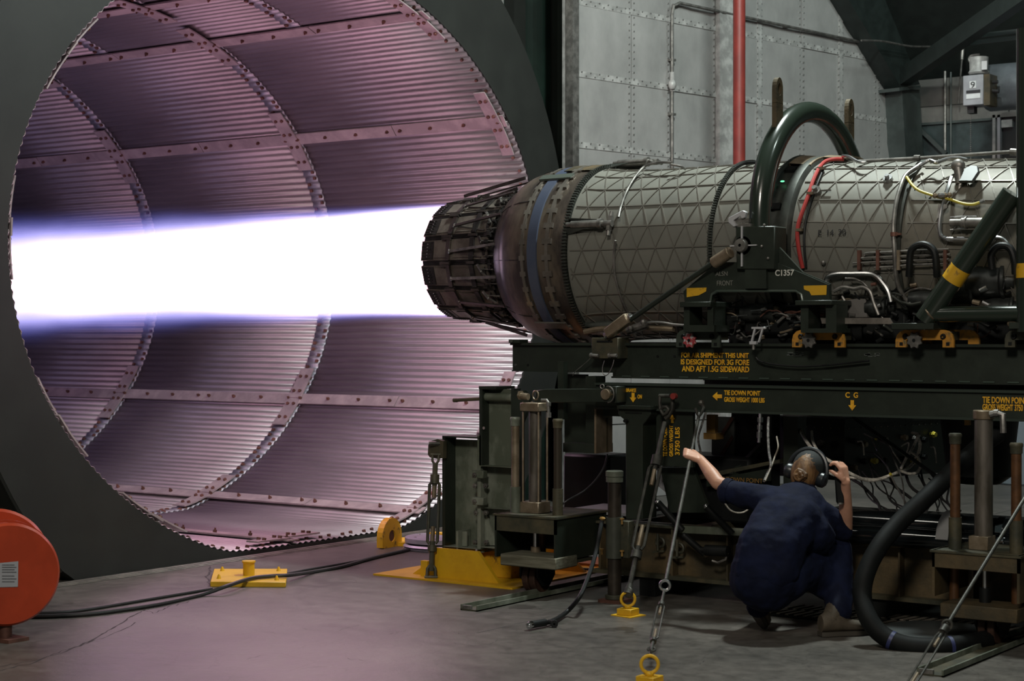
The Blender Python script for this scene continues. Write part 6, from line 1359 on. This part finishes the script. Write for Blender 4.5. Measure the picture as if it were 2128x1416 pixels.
m = MB(); q = PY(1240, 1005, 10.75); m.obox(q, (.20, 0, 0), (0, .15, 0), (0, 0, .22)); tag(m.obj('engine_stand_block', rubber, bev=.02), 'dark machine block in the shade left of the pedestal', 'block')
t = thing('grey_cowl', 'crumpled light grey metal cowl glinting between the turnbuckle and hand', 'cowl', PY(1395, 1020, 10.1))
m = MB(); m.prism([PY(*p, 10.05) for p in ((1366, 972), (1380, 968), (1398, 985), (1404, 1008), (1413, 1022), (1385, 1025), (1364, 1008))], (0, .1, 0)); m.obj('cowl_skin', lightgrey, t)
m = MB(); m.ball(PY(1398, 1010, 10.0), .03, 10); m.cyl(PY(1398, 1012, 10.0), PY(1396, 1024, 10.0), .022, 10); m.obj('fitting', rubber, t)
for lab, pts, r in (('dark cable dropping from the pump to the bed left of the support post', [(1262, 945, 12.0), (1256, 968, 11.9), (1240, 995, 11.7), (1215, 1020, 11.5), (1180, 1040, 11.4), (1165, 1052, 11.4)], .006), ('black cable along the floor behind the rear caster', None, .014)):
    if pts: cable(lab, pts, r, rubber_dull)
    else:
        t = thing('floor_cable', lab, 'cable', PZ(1180, 1182)); m = MB(); m.tube(smoothpath([PZ(*p, r) for p in ((1165, 1180), (1220, 1185), (1300, 1184), (1380, 1176))]), r, 8); m.obj('cable_run', rubber_dull, t)
for k, (a_, c_, lab) in enumerate((((1205, 1166), (1262, 1160), 'orange timber strip on the floor behind the rear jack'),)):
    a, b_ = PZ(1195, 1172), PZ(1370, 1170); t = thing('orange_strip', lab, 'strip', a); m = MB(); m.prism([PZ(1190, 1178), PZ(1275, 1184), PZ(1275, 1169), PZ(1190, 1163)], (0, 0, .03)); m.obj('strip', mat('orange_strip', (.38, .13, .03), .5), t)
t = thing('parts_tray', 'light metal tray on the end deck behind the rear jack', 'tray', PY(1225, 1060, 10.2))
m = MB(); a = PY(1190, 1062, 10.2); m.box((a.x, 10.1, a.z), (a.x+.5, 10.6, a.z+.02)); m.obj('tray_plate', lightgrey, t)
# far machinery seen right of the front jack
t = thing('blue_drum', 'pale blue-grey upright drum far behind the trailer at the right', 'drum', V((PD(2125, 1000, 20.0).x, PD(2125, 1000, 20.0).y, 0)))
q = PD(2125, 1000, 20.0); m = MB(); m.lathe([(0, .001), (0, .28), (.02, .30), (.88, .30), (.9, .28), (.9, .001)], (q.x, q.y, 0), (0, 0, 1), 24); m.obj('drum_body', mat('pale_blue', (.12, .15, .17), .5), t)
# ================================================================== CROUCHING PERSON, seen from behind
def blob(name, segs, m_, parent, vox=.012, it=5, crease=0., cs=.08):
    """one continuous surface grown round chains of ellipsoids: (p, (rx, ry), q, (rx, ry))"""
    m = MB(); Z = V((0, 0, 1))
    for sg in segs:
        p, ra, q, rb = sg[:4]; ra = ra if isinstance(ra, tuple) else (ra, ra); rb = rb if isinstance(rb, tuple) else (rb, rb)
        n = max(2, int((q-p).length/(min(ra+rb)*.35))+1)
        for i in range(n+1):
            f = i/n; c = p+(q-p)*f; rx, ry = ra[0]+(rb[0]-ra[0])*f, ra[1]+(rb[1]-ra[1])*f
            ell(m, c, rx, ry, min(rx, ry), 14, _r, V((_v.x, _v.y, 0)), Z)
    off = parent_world(parent); me = bpy.data.meshes.new(name); me.from_pydata([V(q)-off for q in m.v], [], m.f)
    o = bpy.data.objects.new(name, me); col.objects.link(o)
    r_ = o.modifiers.new('remesh', 'REMESH'); r_.mode = 'VOXEL'; r_.voxel_size = vox; r_.use_smooth_shade = True
    s_ = o.modifiers.new('smooth', 'SMOOTH'); s_.factor = .5; s_.iterations = it
    if crease:
        tx_ = bpy.data.textures.new('folds', 'CLOUDS'); tx_.noise_scale = cs; tx_.noise_depth = 2
        d_ = o.modifiers.new('folds', 'DISPLACE'); d_.texture = tx_; d_.strength = crease; d_.mid_level = .5; d_.texture_coords = 'LOCAL'
        s2 = o.modifiers.new('smooth2', 'SMOOTH'); s2.factor = .5; s2.iterations = 2
    dg = bpy.context.evaluated_depsgraph_get(); out = bpy.data.meshes.new_from_object(o.evaluated_get(dg))
    bpy.data.objects.remove(o); bpy.data.meshes.remove(me)
    out.materials.clear(); out.materials.append(m_); out.shade_smooth(); out.name = name
    o = bpy.data.objects.new(name, out); col.objects.link(o); o.parent = parent; return o
def ell(m, c, rx, ry, rz, n=24, X=None, Y=None, Z=None, f=None):
    X, Y, Z = X or sdh, Y or dirf, Z or tl; vs = []; fs = []; mm_ = n//2
    for j in range(mm_+1):
        for i in range(n):
            th = pi*j/mm_; ph = 2*pi*i/n; a, b_, g_ = sin(th)*cos(ph), sin(th)*sin(ph), cos(th)
            s_ = f(a, b_, g_) if f else 1.
            vs.append(c+(X*a*rx+Y*b_*ry+Z*g_*rz)*s_)
    for j in range(mm_):
        for i in range(n): fs.append((j*n+i, (j+1)*n+i, (j+1)*n+(i+1) % n, j*n+(i+1) % n))
    m.add(vs, fs)
def DP_(x, y, d): return PD(x, y, d+.24)
pr = thing('person', 'person in navy shirt and trousers crouching with ear defenders, gripping a tie-down rod', 'person', PZ(1640, 1322))
# joints as sight lines at true distances (metres from the camera along its axis)
rodd = (ptop-pbot).normalized(); fr_ = min((i/400 for i in range(401)), key=lambda f: abs((pbot+(ptop-pbot)*f).z-DP_(1437, 945, 10.3).z)); rp = pbot+(ptop-pbot)*fr_
hdL = (-_r*.85+V((0, 0, 1))*.42+_v*.15); hdL = (hdL-rodd*hdL.dot(rodd)*.6).normalized(); pmL = (_v-hdL*_v.dot(hdL)).normalized()
PEL = DP_(1592, 1180, 9.62); LUM = DP_(1600, 1128, 9.64); CHE = DP_(1634, 1078, 9.76); UCH = DP_(1652, 1042, 9.86); NEK = DP_(1672, 1008, 9.95); HEA = DP_(1677, 982, 9.98); HTO = DP_(1680, 962, 9.98)
SHL = DP_(1575, 1034, 9.90); ELL = DP_(1492, 1004, 10.04); WRL = rp-hdL*.060-pmL*.030
SHR = DP_(1722, 1078, 9.90); ELR = DP_(1757, 1106, 9.96); WRR = DP_(1757, 1010, 9.86)
HPL = DP_(1560, 1190, 9.66); KNL = DP_(1600, 1180, 10.12); ANL = PZ(1585, 1306, .006)+V((-.035, -.03, .20)); 
HPR = DP_(1625, 1190, 9.66); KNR = DP_(1738, 1128, 10.05); ANR = DP_(1733, 1286, 9.71)
def hand_segs(wr, dirn, palm, side, curl, k=1.0, thumb=1):
    """palm, four unequal bent fingers and a thumb, as chains for the body surface"""
    d, p_, s_ = V(dirn).normalized(), V(palm).normalized(), V(side).normalized(); S_ = []
    for o_ in (-.028, -.010, .010, .028):                    # palm: four metacarpal ridges
        S_.append((wr+s_*o_*.55*k, .018*k, wr+d*.080*k+s_*o_*k, .0145*k))
    L_ = (.078, .086, .080, .064)
    for i, o_ in enumerate((.031, .011, -.010, -.030)):
        q = wr+d*.082*k+s_*o_*k; a = 0; rr = (.0118, .0108, .0098, .0085)
        for j, f_ in enumerate((.46, .30, .24)):
            a += R(curl[j]); q2 = q+(d*cos(a)+p_*sin(a))*L_[i]*f_*k; S_.append((q, rr[j]*k, q2, rr[j+1]*k)); q = q2
    b0 = wr+d*.020*k+s_*.026*k*thumb; b1 = b0+(s_*thumb*.5+d*.6+p_*.45).normalized()*.040*k
    b2 = b1+(d*.55+p_*.8).normalized()*.034*k; b3 = b2+(d*.2+p_*.8-s_*thumb*.4).normalized()*.024*k
    S_ += [(b0, .017*k, b1, .0145*k), (b1, .0135*k, b2, .0115*k), (b2, .0115*k, b3, .009*k)]
    return S_
RAD0, RAD1 = DP_(1746, 1046, 9.80), DP_(1741, 966, 9.80)
uR = (RAD1-RAD0).normalized(); pR = (-_r*.75+_v*.65).normalized(); pR = (pR-uR*pR.dot(uR)).normalized()
hdR = (uR*.86-_r*.10+_v*.1).normalized(); sR = hdR.cross(pR)
sR = sR if sR.dot(-_v-_r*.5) > 0 else -sR
WRR = RAD1-uR*.100-pR*.045
hands = hand_segs(WRL, hdL, pmL, rodd, (72, 82, 58), 1.08)+hand_segs(WRR, hdR, pR, sR, (38, 50, 40), 1.0)
bodyo = blob('body', [(PEL, (.13, .11), CHE, (.13, .10)), (CHE, (.13, .10), UCH, (.10, .08)), (UCH, .07, NEK, .052), (NEK, .052, HEA, .055),
    (UCH, .07, SHL, .055), (SHL, .046, ELL, .039), (ELL, .042, ELL+(WRL-ELL)*.35, .043), (ELL+(WRL-ELL)*.35, .043, WRL, .027),
    (UCH, .07, SHR, .055), (SHR, .052, ELR, .040), (ELR, .042, ELR+(WRR-ELR)*.35, .043), (ELR+(WRR-ELR)*.35, .043, WRR, .027),
    (PEL, .10, HPL, .10), (HPL, .085, KNL, .06), (KNL, .055, ANL, .04), (PEL, .10, HPR, .10), (HPR, .085, KNR, .06), (KNR, .055, ANR, .04)]+hands, skin_m, pr, .0052, 2)
TP, TM, TC, TU = DP_(1594, 1178, 9.60), DP_(1606, 1132, 9.62), DP_(1634, 1082, 9.72), DP_(1652, 1046, 9.84)
shirt = blob('shirt', [(TP, (.200, .165), TM, (.205, .16)), (TM, (.205, .16), TC, (.205, .15)), (TC, (.205, .15), TU, (.165, .12)), (TU, (.16, .11), DP_(1668, 1020, 9.93), .075),
    (DP_(1612, 1050, 9.80), .11, DP_(1575, 1036, 9.90), .086), (DP_(1575, 1036, 9.90), .084, DP_(1514, 1022, 10.0), .073),
    (DP_(1690, 1070, 9.84), .11, DP_(1722, 1080, 9.90), .084), (DP_(1722, 1080, 9.90), .082, DP_(1750, 1106, 9.95), .066),
    (DP_(1680, 1105, 9.76), .13, DP_(1700, 1120, 9.80), .10)], fabric, pr, .012, 5, crease=.030, cs=.11)
legs = blob('trousers', [(DP_(1590, 1196, 9.62), (.205, .17), DP_(1592, 1222, 9.64), (.165, .14)), (DP_(1560, 1205, 9.66), .13, KNL, .09), (KNL, .088, DP_(1575, 1262, 9.78), .068),
    (DP_(1632, 1196, 9.68), .15, DP_(1690, 1165, 9.90), .125), (DP_(1690, 1165, 9.90), .125, DP_(1735, 1140, 10.0), .095), (DP_(1735, 1140, 10.0), .095, DP_(1744, 1215, 9.86), .088), (DP_(1744, 1215, 9.86), .088, DP_(1742, 1272, 9.73), .080),
    (DP_(1690, 1190, 9.84), .11, DP_(1718, 1215, 9.86), .09)], fabric, pr, .012, 5, crease=.024, cs=.10)
dcf = (DP_(1508, 1020, 10.01)-DP_(1560, 1033, 9.92)).normalized(); m = MB(); m.lathe([(-.035, .072), (.0, .077), (.006, .073), (.0, .060)], DP_(1507, 1020, 10.01), dcf, 20); m.obj('sleeve_cuff', fabric, shirt)
# boots
def boot(c0, toe, hgt, tilt, nm='boot'):
    """c0: heel ground point, toe: toe ground point"""
    d = (toe-c0); L_ = d.length; d.normalize(); s_ = V((-d.y, d.x, 0)).normalized(); u_ = s_.cross(d)*-1
    if u_.z < 0: u_ = -u_
    prof = [(-.02, .040, .0, .10), (.02, .044, 0, .125), (.07, .042, 0, .11), (.13, .046, 0, .075), (.20, .050, 0, .062), (.25, .044, 0, .050), (.28, .022, 0, .032)]
    m = MB(); vs = []; n = 12
    for f, w_, z0, z1 in prof:
        for k in range(n):
            a_ = 2*pi*k/n; vs.append(c0+d*(f*L_/.28)+s_*w_*cos(a_)+u_*((z1)/2+.018+(z1)/2*sin(a_)))
    fs = [(j*n+k, j*n+(k+1) % n, (j+1)*n+(k+1) % n, (j+1)*n+k) for j in range(len(prof)-1) for k in range(n)]+[tuple(range(n-1, -1, -1)), tuple(range((len(prof)-1)*n, len(prof)*n))]
    m.add(vs, fs); b_ = m.obj(nm, boot_m, pr, ang=60)
    m = MB(); P = [c0+d*(f*L_/.28)+s_*w_ for f, w_ in ((-.025, .03), (0, .042), (.08, .040), (.19, .052), (.26, .042), (.29, .015))]+[c0+d*(f*L_/.28)-s_*w_ for f, w_ in ((.29, .015), (.26, .042), (.19, .052), (.08, .040), (0, .042), (-.025, .03))]
    m.prism(P, u_*.024); m.obj('sole', sole_m, b_)
    return d, s_, u_
hr, tr = PZ(1712, 1322, 0.004), PZ(1786, 1318, 0.004)
boot(hr, hr+(tr-hr).normalized()*.29, 0, 0)
m = MB(); m.cyl(hr+V((.02, .03, .08)), DP_(1737, 1262, 9.73), .050, 16, .056); m.obj('boot_shaft', boot_m, pr)
ht_ = PZ(1566, 1318, .015); hh_ = None
toe = PZ(1585, 1306, .006); heel = V((toe.x-.06, toe.y-.09, .175))
boot(heel, toe, 0, 0)
m = MB(); m.cyl(heel+V((.03, .05, .03)), DP_(1576, 1236, 9.82), .050, 16, .055); m.obj('boot_shaft', boot_m, pr)
# head: hair with bun, ear defenders, cap band, face turned away to the right
dirf = (_v*.86+_r*.48).normalized(); sdh = dirf.cross(V((0, 0, 1))).normalized()   # facing away and to the right
tl = (V((0, 0, 1))+_r*.28).normalized(); sdh = dirf.cross(tl).normalized(); HC = DP_(1676, 982, 9.96)
m = MB(); ell(m, HC, .074, .098, .112, f=lambda a, b_, g_: 1-.12*max(0, b_)*max(0, -g_)); ell(m, HC+dirf*.098-tl*.005, .012, .018, .024, 10); ell(m, HC+dirf*.085-tl*.05, .024, .012, .007, 10)
for s_ in (-1, 1): ell(m, HC+dirf*.084+sdh*s_*.03+tl*.015, .012, .008, .007, 8); ell(m, HC+sdh*s_*.075-tl*.01, .010, .02, .03, 10)
m.obj('head', skin_m, bodyo)
m = MB(); ell(m, HC-dirf*.008+tl*.004, .084, .104, .118, 28, f=lambda a, b_, g_: (1+.015*sin(a*40)*cos(g_*25))*(.86 if b_ > .45 and g_ < .45 else 1)); m.obj('hair', hair_m, pr)
bc = HC-dirf*.105-tl*.012; m = MB(); m.tube([bc-dirf*(.004+.010*i/26)+(sdh*cos(i*.5)+tl*sin(i*.5))*(.034*(1-i/30)+.002*sin(i*1.7)) for i in range(28)], [.013+.003*sin(i*2.1) for i in range(28)], 10); ell(m, bc+dirf*.008, .042, .022, .040, 16); m.obj('hair_bun', hair_m, pr)
for s_ in (-1, 1):
    c_ = HC+sdh*s_*.088-tl*.018; m = MB(); m.lathe([(-.012, .02), (-.012, .040), (.0, .046), (.025, .044), (.040, .030), (.044, .001)], c_, sdh*s_, 20); m.obj('ear_cup', mat('earmuff_black', (.014, .017, .020), .35), pr)
m = MB(); m.tube([HC+(sdh*cos(R(a_))*.118+tl*sin(R(a_))*.138)+dirf*.01 for a_ in range(-5, 186, 10)], .013, 8); m.obj('headband', MATS['earmuff_black'], pr)
m = MB(); ell(m, HC+tl*.040+dirf*.022, .093, .116, .092, 24); m.obj('cap', mat('cap_black', (.015, .018, .018), .8), pr)
t = thing('handheld_radio', 'slim black handheld radio held upright in the right hand of the person', 'radio', RAD0)
m = MB(); m.bar(RAD0, RAD1, .042, .030, _v); m.obj('radio_body', rubber, t, bev=.005)
m = MB(); m.cyl(RAD1, RAD1+uR*.02, .012, 10); m.bar(RAD1-_v*.02-uR*.012, RAD1-_v*.02+uR*.004, .03, .004, _v); m.obj('top_cap', mat('teal_cap', (.05, .09, .09), .3), t)
m = MB(); m.cyl(RAD0-uR*.006, RAD0+uR*.004, .018, 14); m.obj('base_cap', steel_dull, t)
